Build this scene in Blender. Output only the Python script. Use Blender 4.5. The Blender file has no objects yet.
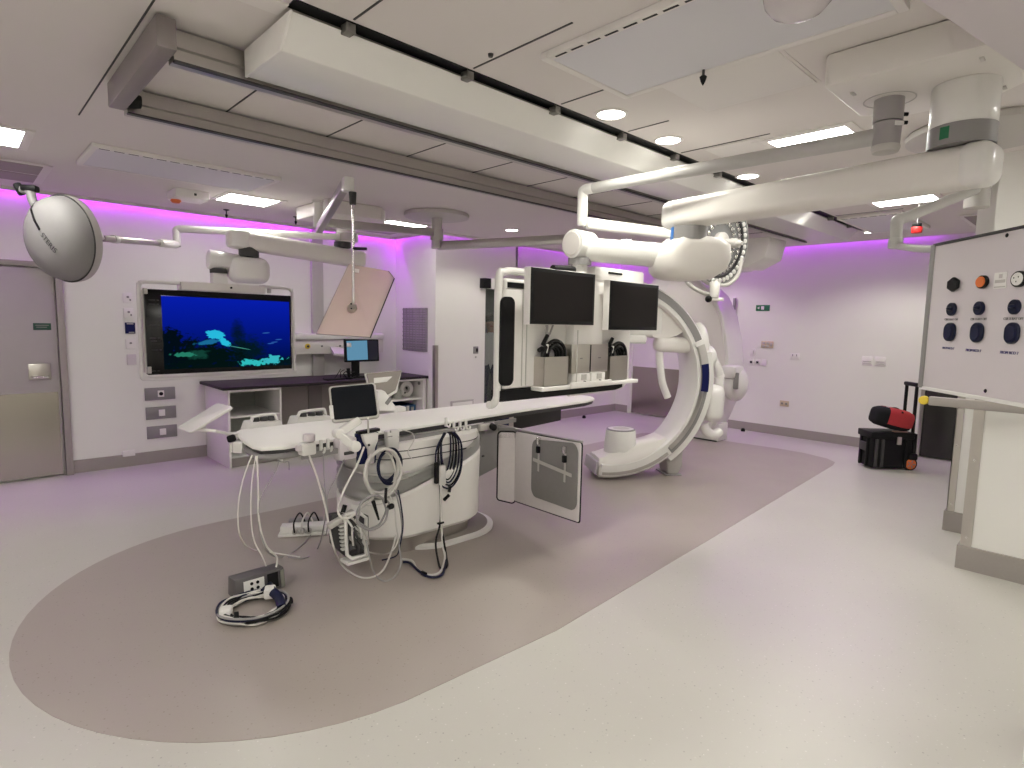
import bpy, bmesh, math, random
from mathutils import Vector, Matrix
random.seed(7)
C = bpy.context.scene.collection
V = Vector

# ------------------------------------------------------------------ materials
def new_mat(name):
    m = bpy.data.materials.new(name); m.use_nodes = True
    nt = m.node_tree
    return m, nt, nt.nodes['Principled BSDF']

def mat(name, col, rough=0.45, metal=0.0, noise=0.03, nscale=30.0, bump=0.0, coat=0.0, spec=0.5):
    """plain material whose colour and gloss vary a little by a noise"""
    m, nt, b = new_mat(name)
    tc = nt.nodes.new('ShaderNodeTexCoord')
    n = nt.nodes.new('ShaderNodeTexNoise'); n.inputs['Scale'].default_value = nscale; n.inputs['Detail'].default_value = 3
    nt.links.new(tc.outputs['Object'], n.inputs['Vector'])
    mr = nt.nodes.new('ShaderNodeMapRange'); mr.inputs['To Min'].default_value = 1 - noise; mr.inputs['To Max'].default_value = 1 + noise
    nt.links.new(n.outputs['Fac'], mr.inputs['Value'])
    mx = nt.nodes.new('ShaderNodeVectorMath'); mx.operation = 'SCALE'
    mx.inputs[0].default_value = col
    nt.links.new(mr.outputs['Result'], mx.inputs['Scale'])
    nt.links.new(mx.outputs['Vector'], b.inputs['Base Color'])
    b.inputs['Roughness'].default_value = rough; b.inputs['Metallic'].default_value = metal
    b.inputs['Coat Weight'].default_value = coat
    b.inputs['Specular IOR Level'].default_value = spec
    if bump:
        bp = nt.nodes.new('ShaderNodeBump'); bp.inputs['Strength'].default_value = bump; bp.inputs['Distance'].default_value = 0.002
        nt.links.new(n.outputs['Fac'], bp.inputs['Height']); nt.links.new(bp.outputs['Normal'], b.inputs['Normal'])
    return m

def emit(name, col, strength):
    m = bpy.data.materials.new(name); m.use_nodes = True
    nt = m.node_tree; nt.nodes.clear()
    o = nt.nodes.new('ShaderNodeOutputMaterial'); e = nt.nodes.new('ShaderNodeEmission')
    e.inputs['Color'].default_value = (*col, 1); e.inputs['Strength'].default_value = strength
    nt.links.new(e.outputs[0], o.inputs['Surface'])
    return m

def speckle_mat(name, base, dark, light, rough, coat):
    """vinyl sheet with fine chips"""
    m, nt, b = new_mat(name)
    tc = nt.nodes.new('ShaderNodeTexCoord')
    v = nt.nodes.new('ShaderNodeTexVoronoi'); v.inputs['Scale'].default_value = 55
    nt.links.new(tc.outputs['Object'], v.inputs['Vector'])
    r1 = nt.nodes.new('ShaderNodeValToRGB')
    r1.color_ramp.elements[0].position = 0.0; r1.color_ramp.elements[0].color = (1, 1, 1, 1)
    r1.color_ramp.elements[1].position = 0.25; r1.color_ramp.elements[1].color = (0, 0, 0, 1)
    nt.links.new(v.outputs['Distance'], r1.inputs['Fac'])
    sep = nt.nodes.new('ShaderNodeSeparateColor'); nt.links.new(v.outputs['Color'], sep.inputs['Color'])
    gt = nt.nodes.new('ShaderNodeMath'); gt.operation = 'GREATER_THAN'; gt.inputs[1].default_value = 0.55
    nt.links.new(sep.outputs['Red'], gt.inputs[0])
    mu = nt.nodes.new('ShaderNodeMath'); mu.operation = 'MULTIPLY'
    nt.links.new(gt.outputs[0], mu.inputs[0]); nt.links.new(r1.outputs['Color'], mu.inputs[1])
    chip = nt.nodes.new('ShaderNodeMix'); chip.data_type = 'RGBA'
    chip.inputs['A'].default_value = (*dark, 1); chip.inputs['B'].default_value = (*light, 1)
    nt.links.new(sep.outputs['Green'], chip.inputs['Factor'])
    n = nt.nodes.new('ShaderNodeTexNoise'); n.inputs['Scale'].default_value = 1.3; n.inputs['Detail'].default_value = 5
    nt.links.new(tc.outputs['Object'], n.inputs['Vector'])
    mr = nt.nodes.new('ShaderNodeMapRange'); mr.inputs['To Min'].default_value = .95; mr.inputs['To Max'].default_value = 1.05
    nt.links.new(n.outputs['Fac'], mr.inputs['Value'])
    sc = nt.nodes.new('ShaderNodeVectorMath'); sc.operation = 'SCALE'; sc.inputs[0].default_value = base
    nt.links.new(mr.outputs['Result'], sc.inputs['Scale'])
    mx = nt.nodes.new('ShaderNodeMix'); mx.data_type = 'RGBA'
    nt.links.new(mu.outputs[0], mx.inputs['Factor']); nt.links.new(sc.outputs['Vector'], mx.inputs['A'])
    nt.links.new(chip.outputs['Result'], mx.inputs['B'])
    nt.links.new(mx.outputs['Result'], b.inputs['Base Color'])
    n2 = nt.nodes.new('ShaderNodeTexNoise'); n2.inputs['Scale'].default_value = 2.2; n2.inputs['Detail'].default_value = 6
    nt.links.new(tc.outputs['Object'], n2.inputs['Vector'])
    m2 = nt.nodes.new('ShaderNodeMapRange'); m2.inputs['To Min'].default_value = rough - .06; m2.inputs['To Max'].default_value = rough + .08
    nt.links.new(n2.outputs['Fac'], m2.inputs['Value']); nt.links.new(m2.outputs['Result'], b.inputs['Roughness'])
    b.inputs['Coat Weight'].default_value = coat; b.inputs['Coat Roughness'].default_value = .25
    return m

def steel_mat(name, col, rough, direction='Z'):
    """brushed sheet steel"""
    m, nt, b = new_mat(name)
    tc = nt.nodes.new('ShaderNodeTexCoord'); mp = nt.nodes.new('ShaderNodeMapping')
    mp.inputs['Scale'].default_value = {'Z': (4, 4, 160), 'X': (160, 160, 4), 'Y': (4, 160, 160)}[direction]
    n = nt.nodes.new('ShaderNodeTexNoise'); n.inputs['Scale'].default_value = 2; n.inputs['Detail'].default_value = 4
    nt.links.new(tc.outputs['Object'], mp.inputs['Vector']); nt.links.new(mp.outputs['Vector'], n.inputs['Vector'])
    mr = nt.nodes.new('ShaderNodeMapRange'); mr.inputs['To Min'].default_value = rough - .08; mr.inputs['To Max'].default_value = rough + .1
    nt.links.new(n.outputs['Fac'], mr.inputs['Value']); nt.links.new(mr.outputs['Result'], b.inputs['Roughness'])
    b.inputs['Base Color'].default_value = (*col, 1); b.inputs['Metallic'].default_value = 1
    bp = nt.nodes.new('ShaderNodeBump'); bp.inputs['Strength'].default_value = .12; bp.inputs['Distance'].default_value = .001
    nt.links.new(n.outputs['Fac'], bp.inputs['Height']); nt.links.new(bp.outputs['Normal'], b.inputs['Normal'])
    return m

def dotted_mat(name, base, hole, scale, rough=.5, thr=.32):
    """perforated sheet: a grid of small round holes"""
    m, nt, b = new_mat(name)
    tc = nt.nodes.new('ShaderNodeTexCoord')
    v = nt.nodes.new('ShaderNodeTexVoronoi'); v.inputs['Scale'].default_value = scale; v.inputs['Randomness'].default_value = 0
    nt.links.new(tc.outputs['Object'], v.inputs['Vector'])
    lt = nt.nodes.new('ShaderNodeMath'); lt.operation = 'LESS_THAN'; lt.inputs[1].default_value = thr
    nt.links.new(v.outputs['Distance'], lt.inputs[0])
    mx = nt.nodes.new('ShaderNodeMix'); mx.data_type = 'RGBA'
    mx.inputs['A'].default_value = (*base, 1); mx.inputs['B'].default_value = (*hole, 1)
    nt.links.new(lt.outputs[0], mx.inputs['Factor']); nt.links.new(mx.outputs['Result'], b.inputs['Base Color'])
    b.inputs['Roughness'].default_value = rough
    return m

def glass_mat(name, tint, gloss=.12, alpha=.75):
    m = bpy.data.materials.new(name); m.use_nodes = True
    nt = m.node_tree; nt.nodes.clear()
    o = nt.nodes.new('ShaderNodeOutputMaterial')
    t = nt.nodes.new('ShaderNodeBsdfTransparent'); t.inputs['Color'].default_value = (*tint, 1)
    p = nt.nodes.new('ShaderNodeBsdfPrincipled'); p.inputs['Base Color'].default_value = (*tint, 1); p.inputs['Roughness'].default_value = .08
    n = nt.nodes.new('ShaderNodeTexNoise'); n.inputs['Scale'].default_value = 3
    mr = nt.nodes.new('ShaderNodeMapRange'); mr.inputs['To Min'].default_value = 1 - alpha - .03; mr.inputs['To Max'].default_value = 1 - alpha + .03
    nt.links.new(n.outputs['Fac'], mr.inputs['Value'])
    mx = nt.nodes.new('ShaderNodeMixShader')
    nt.links.new(mr.outputs['Result'], mx.inputs['Fac'])
    nt.links.new(t.outputs[0], mx.inputs[1]); nt.links.new(p.outputs[0], mx.inputs[2]); nt.links.new(mx.outputs[0], o.inputs['Surface'])
    return m

WALL = mat('wall paint', (.82, .81, .78), .5, noise=.015, nscale=2)
CEIL = mat('ceiling paint', (.70, .66, .645), .7, noise=.015, nscale=2)
CEILW = mat('ceiling tile white', (.76, .73, .715), .6, noise=.015, nscale=2)
SHELL = mat('bright white shell', (.92, .90, .87), .4, noise=.01)
SKIRT = mat('grey vinyl skirting', (.34, .31, .29), .5, noise=.04, nscale=60)
FLOOR = speckle_mat('pale speckled vinyl', (.53, .515, .475), (.18, .17, .16), (.8, .78, .75), .34, .12)
INLAY = speckle_mat('taupe speckled vinyl', (.37, .325, .295), (.14, .12, .11), (.42, .38, .34), .38, .1)
WHITE = mat('white enamel', (.78, .77, .745), .3, noise=.01, coat=.25)
WHITEM = mat('matt white plastic', (.82, .80, .78), .45, noise=.015)
WARM = mat('warm white shell', (.76, .73, .70), .42, noise=.01)
OFFW = mat('off white foam', (.94, .93, .89), .55, noise=.015)
LGREY = mat('light grey plastic', (.50, .48, .46), .45)
MGREY = mat('mid grey plastic', (.26, .25, .25), .45)
DGREY = mat('dark grey plastic', (.062, .06, .062), .5, spec=.25)
BLACK = mat('black plastic', (.010, .010, .011), .45, spec=.18)
GLOSSB = mat('black gloss', (.006, .006, .007), .16, spec=.35)
SCREENOFF = mat('dark screen', (.012, .010, .010), .35, noise=.02, spec=.13)
TABSCREEN = mat('tablet glass', (.006, .008, .012), .08, spec=.3)
RUBBER = mat('black rubber', (.014, .014, .014), .75, spec=.2)
STEEL = steel_mat('brushed steel', (.58, .55, .51), .32)
STEELV = steel_mat('brushed steel upright', (.52, .49, .46), .36, 'X')
CHROME = mat('chrome', (.78, .77, .76), .12, 1.0, noise=.01)
ALU = mat('anodised rail', (.50, .48, .46), .32, .85, noise=.03)
ALUD = mat('dark rail metal', (.20, .19, .18), .45, .5, noise=.03)  # darker metal for hangers, clips and a door frame
ENDBEAM = mat('painted end beam', (.24, .21, .21), .45, .2)
COUNTER = mat('dark laminate', (.030, .024, .027), .55, spec=.2, noise=.1, nscale=80)
TAUPE = mat('taupe laminate', (.30, .27, .245), .55, noise=.05)
DOORG = mat('grey door laminate', (.42, .39, .385), .4, noise=.03, nscale=8)
BLUE = mat('deep blue plastic', (.007, .010, .075), .4, spec=.25)
NAVY = mat('navy push button', (.004, .006, .028), .35, spec=.3)
STEELK = steel_mat('polished kick plate steel', (.40, .37, .33), .2, 'X')
BLUEL = mat('bright blue label', (.03, .16, .50), .4)
GREENL = mat('green label', (.01, .15, .06), .4)
GREENS = mat('dark green sign', (.02, .075, .05), .4)
RED = mat('red fabric', (.42, .03, .035), .7, noise=.1)
REDL = mat('red plastic', (.6, .02, .02), .4)
ORANGE = mat('orange plastic', (.72, .17, .035), .4)
YELLOW = mat('yellow plastic', (.75, .55, .05), .45)
BLACKF = mat('black fabric', (.012, .012, .014), .85, noise=.2, spec=.2)
CABLEW = mat('white cable', (.72, .70, .67), .45)
CABLEG = mat('grey cable', (.33, .32, .32), .5)
CABLEB = mat('dark blue cable', (.012, .014, .045), .5, spec=.25)
CABLEK = mat('black cable', (.010, .010, .011), .5, spec=.25)
APRON = mat('grey lead vinyl', (.23, .22, .215), .55, noise=.06)
APRONL = mat('pale grey lead vinyl', (.74, .70, .70), .5, noise=.04)
BELLOWS = mat('grey rubber bellows', (.60, .595, .58), .45, noise=.03)
CARCASS = mat('carcass grey board', (.52, .54, .50), .6)
PINKW = mat('lilac white sheet', (.66, .61, .64), .35, noise=.01)
PAPER = mat('white paper', (.8, .79, .77), .7)
INK = mat('blue ink', (.03, .03, .16), .6)
INKG = mat('grey ink', (.16, .15, .15), .6)
CREAM = mat('cream ivory plastic', (.62, .52, .36), .5)
SKIN = mat('skin', (.48, .27, .19), .55)
HAIR = mat('dark hair', (.03, .022, .018), .7)
SHIRT = mat('white shirt', (.7, .68, .68), .8)
JEANS = mat('dark blue trousers', (.02, .025, .07), .85)
PERF = dotted_mat('perforated diffuser', (.66, .65, .69), (.30, .30, .34), 95)
GRILLEM = dotted_mat('slotted grille', (.33, .30, .33), (.13, .12, .13), 30)
SHADEG = glass_mat('lead glass', (.93, .82, .77), alpha=.52)
DOMEG = glass_mat('clear dome', (.80, .76, .78), alpha=.30)
WINDG = glass_mat('dark window glass', (.88, .90, .89), alpha=.96)
LIGHT = emit('troffer diffuser', (1.0, .985, .91), 23.0)
DOWN = emit('downlight diffuser', (1.0, .98, .89), 16.0)
LEDP = emit('purple led', (.50, .03, .92), 58.0)
LEDQ = emit('purple led of the right wall', (.50, .03, .92), 40.0)
LEDB = emit('purple led of the back wall', (.50, .03, .92), 18.0)
LEDSM = emit('small led', (1.0, .92, .8), 3.0)
MONI = emit('lit monitor', (.17, .40, .60), .75)

# ------------------------------------------------------------------ mesh helper
class MB:
    def __init__(s): s.v = []; s.f = []; s.mi = []; s.m = 0
    def add(s, vs, fs):
        o = len(s.v); s.v += [V(p) for p in vs]
        for f in fs: s.f.append([o + i for i in f]); s.mi.append(s.m)
        return s
    def frombm(s, bm, M=None):
        bm.verts.index_update()
        s.add([(M @ v.co if M else v.co.copy()) for v in bm.verts], [[v.index for v in f.verts] for f in bm.faces]); bm.free(); return s
    def obox(s, c, size, ux=(1, 0, 0), uz=(0, 0, 1), bev=0.0, seg=2):
        ux = V(ux).normalized(); uz = V(uz); uz = (uz - uz.dot(ux) * ux).normalized(); uy = uz.cross(ux)
        bm = bmesh.new(); bmesh.ops.create_cube(bm, size=1)
        for v in bm.verts: v.co = V((v.co.x * size[0], v.co.y * size[1], v.co.z * size[2]))
        if bev > 0:
            bmesh.ops.bevel(bm, geom=list(bm.edges), offset=min(bev, min(size) * .49), segments=seg, affect='EDGES', profile=.5)
        M = Matrix((ux, uy, uz)).transposed().to_4x4(); M.translation = V(c)
        return s.frombm(bm, M)
    def box(s, a, b, bev=0.0, seg=2):
        a = V(a); b = V(b)
        return s.obox((a + b) / 2, [abs(b[i] - a[i]) for i in range(3)], bev=bev, seg=seg)
    def lathe(s, o, ax, prof, seg=32, ref=None):
        """prof: list of (radius, height along ax)"""
        ax = V(ax).normalized(); r = V(ref) if ref else (V((0, 0, 1)) if abs(ax.z) < .9 else V((1, 0, 0)))
        u = (r - r.dot(ax) * ax).normalized(); w = ax.cross(u); o = V(o)
        rings = []; vs = []; fs = []
        for (rad, h) in prof:
            if rad < 1e-6: rings.append([len(vs)]); vs.append(o + ax * h)
            else:
                rings.append(list(range(len(vs), len(vs) + seg)))
                for k in range(seg):
                    a = 2 * math.pi * k / seg; vs.append(o + ax * h + (u * math.cos(a) + w * math.sin(a)) * rad)
        for A, B in zip(rings, rings[1:]):
            if len(A) == 1 and len(B) == 1: continue
            for k in range(seg):
                j = (k + 1) % seg
                if len(A) == 1: fs.append([A[0], B[j], B[k]][::-1])
                elif len(B) == 1: fs.append([A[k], A[j], B[0]])
                else: fs.append([A[k], A[j], B[j], B[k]])
        return s.add(vs, fs)
    def cyl(s, a, b, r, r2=None, seg=24, bev=0.0):
        a = V(a); b = V(b); h = (b - a).length; r2 = r if r2 is None else r2
        if bev: pr = [(0, 0), (r - bev, 0), (r - bev * .3, bev * .3), (r, bev), (r2, h - bev), (r2 - bev * .3, h - bev * .3), (r2 - bev, h), (0, h)]
        else: pr = [(0, 0), (r, 0), (r2, h), (0, h)]
        return s.lathe(a, b - a, pr, seg)
    def sphere(s, c, r, sc=(1, 1, 1), ux=(1, 0, 0), uz=(0, 0, 1), seg=24):
        ux = V(ux).normalized(); uz = V(uz); uz = (uz - uz.dot(ux) * ux).normalized(); uy = uz.cross(ux)
        bm = bmesh.new(); bmesh.ops.create_uvsphere(bm, u_segments=seg, v_segments=seg // 2, radius=r)
        for v in bm.verts: v.co = V((v.co.x * sc[0], v.co.y * sc[1], v.co.z * sc[2]))
        M = Matrix((ux, uy, uz)).transposed().to_4x4(); M.translation = V(c)
        return s.frombm(bm, M)
    def tube(s, pts, r, seg=8, smooth=6, closed=False):
        P = [V(p) for p in pts]
        if smooth and len(P) > 2: P = spline(P, smooth, closed)
        n = len(P); vs = []; fs = []; up = None
        for i in range(n):
            if closed: t = P[(i + 1) % n] - P[i - 1]
            else: t = P[min(i + 1, n - 1)] - P[max(i - 1, 0)]
            t.normalize()
            if up is None:
                up = V((0, 0, 1)) if abs(t.z) < .9 else V((1, 0, 0))
            up = (up - up.dot(t) * t)
            if up.length < 1e-4: up = t.orthogonal()
            up.normalize(); w = t.cross(up)
            rr = r[min(i * len(r) // n, len(r) - 1)] if isinstance(r, (list, tuple)) else r
            for k in range(seg):
                a = 2 * math.pi * k / seg; vs.append(P[i] + (up * math.cos(a) + w * math.sin(a)) * rr)
        for i in range(n if closed else n - 1):
            for k in range(seg):
                j = (k + 1) % seg; i2 = (i + 1) % n
                fs.append([i * seg + k, i * seg + j, i2 * seg + j, i2 * seg + k][::-1])
        if not closed:
            fs.append(list(range(seg))); fs.append([(n - 1) * seg + k for k in range(seg)][::-1])
        return s.add(vs, fs)
    def prism(s, pts, d):
        """polygon of 3-D points swept along d"""
        P = [V(p) for p in pts]; d = V(d); n = len(P)
        nrm = V((0, 0, 0))
        for i in range(n): nrm += (P[i] - P[0]).cross(P[(i + 1) % n] - P[0])
        if nrm.dot(d) > 0: P = P[::-1]
        fs = [list(range(n)), [n + i for i in range(n)][::-1]]
        for i in range(n): fs.append([(i + 1) % n, i, n + i, n + (i + 1) % n])
        return s.add(P + [p + d for p in P], fs)
    def bprism(s, pts, d, bev, seg=2):
        t = MB().prism(pts, d); bm = bmesh.new(); vv = [bm.verts.new(p) for p in t.v]
        for f in t.f: bm.faces.new([vv[i] for i in f])
        bmesh.ops.recalc_face_normals(bm, faces=bm.faces)
        bm.normal_update()
        es = [e for e in bm.edges if len(e.link_faces) == 2 and e.calc_face_angle(0) > .6]
        bmesh.ops.bevel(bm, geom=es, offset=bev, segments=seg, affect='EDGES', profile=.5)
        return s.frombm(bm)
    def loft(s, loops, cap=True, closed=True):
        n = len(loops[0]); vs = [p for L in loops for p in L]; fs = []
        for i in range(len(loops) - 1):
            for k in range(n if closed else n - 1):
                j = (k + 1) % n; fs.append([i * n + k, i * n + j, (i + 1) * n + j, (i + 1) * n + k])
        if cap: fs.append(list(range(n))[::-1]); fs.append([(len(loops) - 1) * n + k for k in range(n)])
        return s.add(vs, fs)

def spline(P, k, closed=False):
    out = []; n = len(P)
    rng = range(n) if closed else range(n - 1)
    for i in rng:
        if closed: a, b, c, d = P[i - 1], P[i], P[(i + 1) % n], P[(i + 2) % n]
        else: a, b, c, d = P[max(i - 1, 0)], P[i], P[i + 1], P[min(i + 2, n - 1)]
        for j in range(k):
            t = j / k
            out.append(.5 * ((2 * b) + (c - a) * t + (2 * a - 5 * b + 4 * c - d) * t * t + (3 * b - a - 3 * c + d) * t ** 3))
    if not closed: out.append(P[-1].copy())
    return out

def rrect(w, h, r, k=6):
    """2-D rounded rectangle outline centred on 0"""
    out = []
    for cx, cy, a0 in ((w / 2 - r, h / 2 - r, 0), (-w / 2 + r, h / 2 - r, 90), (-w / 2 + r, -h / 2 + r, 180), (w / 2 - r, -h / 2 + r, 270)):
        for i in range(k + 1):
            a = math.radians(a0 + 90 * i / k); out.append((cx + r * math.cos(a), cy + r * math.sin(a)))
    return out

def obj(name, mb, m, parent=None, smooth=38):
    me = bpy.data.meshes.new(name)
    lo = V([min(p[i] for p in mb.v) for i in range(3)]); hi = V([max(p[i] for p in mb.v) for i in range(3)])
    c = (lo + hi) / 2
    me.from_pydata([p - c for p in mb.v], [], mb.f)
    ms = m if isinstance(m, (list, tuple)) else [m]
    for x in ms: me.materials.append(x)
    for p, i in zip(me.polygons, mb.mi): p.material_index = i
    bm = bmesh.new(); bm.from_mesh(me); bmesh.ops.recalc_face_normals(bm, faces=bm.faces); bm.to_mesh(me); bm.free()
    if smooth:
        me.polygons.foreach_set('use_smooth', [True] * len(me.polygons)); me.set_sharp_from_angle(angle=math.radians(smooth))
    o = bpy.data.objects.new(name, me); C.objects.link(o)
    w = c
    if parent is not None:
        o.parent = parent; base = V((0, 0, 0)); q = parent
        while q is not None: base += V(q.location); q = q.parent
        o.location = w - base
    else: o.location = w
    return o

def tag(o, label, cat, group=None):
    o['label'] = label; o['category'] = cat
    if group: o['group'] = group
    return o

def T(name, label, cat, loc, group=None):
    o = bpy.data.objects.new(name, None); C.objects.link(o); o.location = loc; o.empty_display_size = .1
    return tag(o, label, cat, group)

def P(name, mb, m, parent, label=None, smooth=38):
    o = obj(name, mb, m, parent, smooth)
    if label: o['label'] = label
    return o

def O(name, mb, m, label, cat, group=None, smooth=38):
    return tag(obj(name, mb, m, None, smooth), label, cat, group)

def S(name, mb, m, label=None, smooth=38):
    o = obj(name, mb, m, None, smooth); o['kind'] = 'structure'
    if label: o['label'] = label
    return o

def copy_thing(root, loc, label):
    r = root.copy(); C.objects.link(r); r.location = loc; r['label'] = label
    for ch in list(root.children):
        c = ch.copy(); C.objects.link(c); c.parent = r
        for g in list(ch.children):
            d = g.copy(); C.objects.link(d); d.parent = c
    return r

def text_mb(txt, o, ux, uz, size, depth=.0006):
    """lettering as mesh; o = lower left corner"""
    cu = bpy.data.curves.new('lettering', 'FONT'); cu.body = txt; cu.size = size; cu.extrude = depth
    ob = bpy.data.objects.new('lettering', cu); C.objects.link(ob)
    bpy.context.view_layer.update()
    me = bpy.data.meshes.new_from_object(ob.evaluated_get(bpy.context.evaluated_depsgraph_get()))
    ux = V(ux).normalized(); uz = V(uz); uz = (uz - uz.dot(ux) * ux).normalized(); n = ux.cross(uz)
    mb = MB(); mb.add([V(o) + ux * v.co.x + uz * v.co.y + n * v.co.z for v in me.vertices], [list(p.vertices) for p in me.polygons])
    bpy.data.objects.remove(ob); bpy.data.curves.remove(cu); bpy.data.meshes.remove(me)
    return mb

# ------------------------------------------------------------------ the room
ZC = 2.73
S('floor', MB().box((-1.7, -1.7, -.1), (9.1, 7.4, 0)), FLOOR, smooth=0)
inl = []
for i in range(33):                                   # rounded left end, then the straight sides and the bowed right end
    a = math.radians(90 + 180 * i / 32); inl.append((1.42 + 1.32 * math.cos(a), 3.36 + (1.40 if math.sin(a) < 0 else 1.42) * math.sin(a), 0))
inl += [(2.2, 1.925, 0), (3.89, 2.03, 0), (7.45, 2.265, 0), (7.62, 2.30, 0), (7.76, 2.43, 0), (7.87, 2.75, 0), (7.88, 3.1, 0), (7.80, 3.7, 0), (7.68, 4.2, 0), (7.57, 4.7, 0), (7.35, 4.86, 0), (2.4, 4.79, 0)]
S('floor_inlay', MB().prism(inl, (0, 0, .002)), INLAY, smooth=0)
S('wall_left', MB().box((-1.7, 7.2, 0), (4.72, 7.35, 3.05)), WALL, smooth=0)
S('wall_return', MB().box((4.58, 6.26, 0), (4.72, 7.2, 3.05)), WALL, smooth=0)
S('wall_back', MB().box((4.72, 6.26, 0), (5.44, 6.42, 3.05)).box((5.78, 6.26, 0), (6.05, 6.29, 3.05)).box((6.02, 6.26, 0), (6.05, 6.58, 3.05)).box((6.05, 6.5, 0), (8.9, 6.65, 3.05)).box((5.44, 6.26, 2.1), (5.78, 6.42, 3.05)), WALL, smooth=0)
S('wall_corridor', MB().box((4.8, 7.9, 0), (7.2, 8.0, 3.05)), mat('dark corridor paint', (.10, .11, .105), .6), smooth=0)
S('wall_right', MB().box((8.9, -1.7, 0), (9.05, 6.65, 3.05)), WALL, smooth=0)
S('wall_near', MB().box((-1.85, -1.7, 0), (-1.7, 7.35, 3.05)), WALL, smooth=0)
S('wall_rear', MB().box((-1.85, -1.85, 0), (9.05, -1.7, 3.05)), WALL, smooth=0)
S('wall_partition', MB().box((4.88, -1.7, 0), (5.02, .655, ZC)).box((5.74, -1.7, 0), (5.9, .88, ZC)).box((2.80, -.22, 0), (3.08, .13, 2.5)), WALL, smooth=0)
cpoly = [(-1.7, -1.7, ZC), (8.52, -1.7, ZC), (8.52, 6.17, ZC), (4.49, 6.17, ZC), (4.49, 7.1, ZC), (-1.7, 7.1, ZC)]
S('ceiling', MB().prism(cpoly, (0, 0, .05)), CEIL, smooth=0)
S('ceiling_slab', MB().box((-1.85, -1.85, 3.05), (9.05, 8.0, 3.15)), CEIL, smooth=0)
# turned-down lip of the light cove along the ceiling edge
S('trim_1', MB().box((-1.7, 7.08, 2.70), (4.49, 7.10, 2.80)).box((4.47, 6.19, 2.70), (4.49, 7.10, 2.80)).box((4.49, 6.155, 2.70), (8.52, 6.175, 2.80)).box((8.50, -1.7, 2.726), (8.52, 6.17, 2.80)), CEIL, smooth=0)
def cove(a, b, m=LEDP):
    S('light_cove', MB().box(a, b), m, 'purple light strip lying in the ceiling cove', smooth=0)
cove((-1.6, 7.16, 2.84), (4.50, 7.19, 2.852))
cove((4.545, 6.28, 2.84), (4.575, 7.1, 2.852))
cove((4.6, 6.22, 2.84), (6.0, 6.25, 2.852), LEDB); cove((6.06, 6.46, 2.84), (8.6, 6.49, 2.852), LEDB)
cove((8.86, 1.7, 2.86), (8.89, 6.4, 2.872), LEDQ)
def skirt(name, a, b):
    S(name, MB().box(a, b), SKIRT, smooth=0)
skirt('baseboard_left', (.80, 7.18, 0), (4.58, 7.2, .13))
skirt('baseboard_return', (4.56, 6.26, 0), (4.58, 7.18, .13))
S('baseboard_back', MB().box((4.58, 6.24, 0), (5.42, 6.26, .13)).box((5.78, 6.24, 0), (6.05, 6.26, .13)).box((6.05, 6.48, 0), (8.9, 6.5, .13)), SKIRT, smooth=0)
S('baseboard_right', MB().box((8.88, -1.0, 0), (8.9, 1.28, .13)).box((8.88, 1.75, 0), (8.9, 4.95, .13)).box((8.88, 6.2, 0), (8.9, 6.48, .13)), SKIRT, smooth=0)
S('baseboard_partition', MB().box((4.86, -1.0, 0), (4.88, .66, .16)).box((4.86, .655, 0), (5.02, .675, .16)).box((5.72, -1.0, 0), (5.74, .885, .16)).box((5.72, .88, 0), (5.9, .9, .16)), SKIRT, smooth=0)
# steel corner guards on the partition ends and the wall corner
def guard(name, a, b, lab):
    mb = MB().box(a, b, .003); S(name, mb, STEELV, lab)
S('trim_2', MB().box((4.874, .60, .16), (4.88, .66, 1.32)).box((4.874, .655, .16), (5.0, .661, 1.32)), STEELV, 'steel guard on the corner of the nearer partition wall')
S('trim_3', MB().box((5.734, .835, .16), (5.74, .886, 1.32)).box((5.734, .88, .16), (5.88, .886, 1.32)), STEELV, 'steel guard on the corner of the farther partition wall')
S('trim_4', MB().box((4.574, 6.254, .13), (4.625, 6.26, 1.28)).box((4.574, 6.254, .13), (4.58, 6.31, 1.28)), STEELV, 'steel guard on the wall corner by the counter')
sc = MB()
for x, y, z in ((4.872, .63, 1.2), (4.872, .63, .75), (4.872, .63, .22), (5.732, .86, 1.2), (5.732, .86, .7), (5.732, .86, .22)):
    sc.cyl((x + .003, y, z), (x - .002, y, z), .006, seg=10)
S('trim_5', sc, CHROME, 'screws in the corner guards')

# ------------------------------------------------------------------ doors
d = S('door_1', MB().box((-.52, 7.165, .012), (.735, 7.2, 2.02), .003), DOORG, 'grey laminate door with steel kick plate on the far left')
P('kick_plate', MB().box((-.50, 7.160, .02), (.715, 7.166, .835)), STEELK, d, 'brushed steel kick plate')
P('door_frame', MB().box((.742, 7.13, 0), (.80, 7.2, 2.08), .004).box((-.60, 7.13, 2.03), (.80, 7.2, 2.08), .004).box((-.60, 7.13, 0), (-.53, 7.2, 2.08), .004), SKIRT, d)
h = P('door_handle', MB().obox((.585, 7.155, 1.04), (.17, .012, .15), bev=.005), STEEL, d, 'square steel pull handle')
P('pull_grip', MB().tube([(.525, 7.15, .995), (.53, 7.125, .99), (.64, 7.125, .99), (.645, 7.15, .995)], .011, smooth=0), CHROME, h)
P('door_sign', MB().obox((.625, 7.163, 1.47), (.135, .006, .065), bev=.002), GREENS, d, 'small dark green door sign')
P('sign_lines', MB().obox((.625, 7.159, 1.482), (.10, .002, .006)).obox((.62, 7.159, 1.464), (.08, .002, .006)), MGREY, d)
d = S('door_2', MB().box((8.865, 5.0, .012), (8.9, 6.13, 2.05), .003), WALL, 'white door with a tall steel kick plate behind the c-arm')
P('kick_plate', MB().box((8.858, 5.02, .02), (8.866, 6.11, .86)), STEELK, d, 'brushed steel kick plate')
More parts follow.
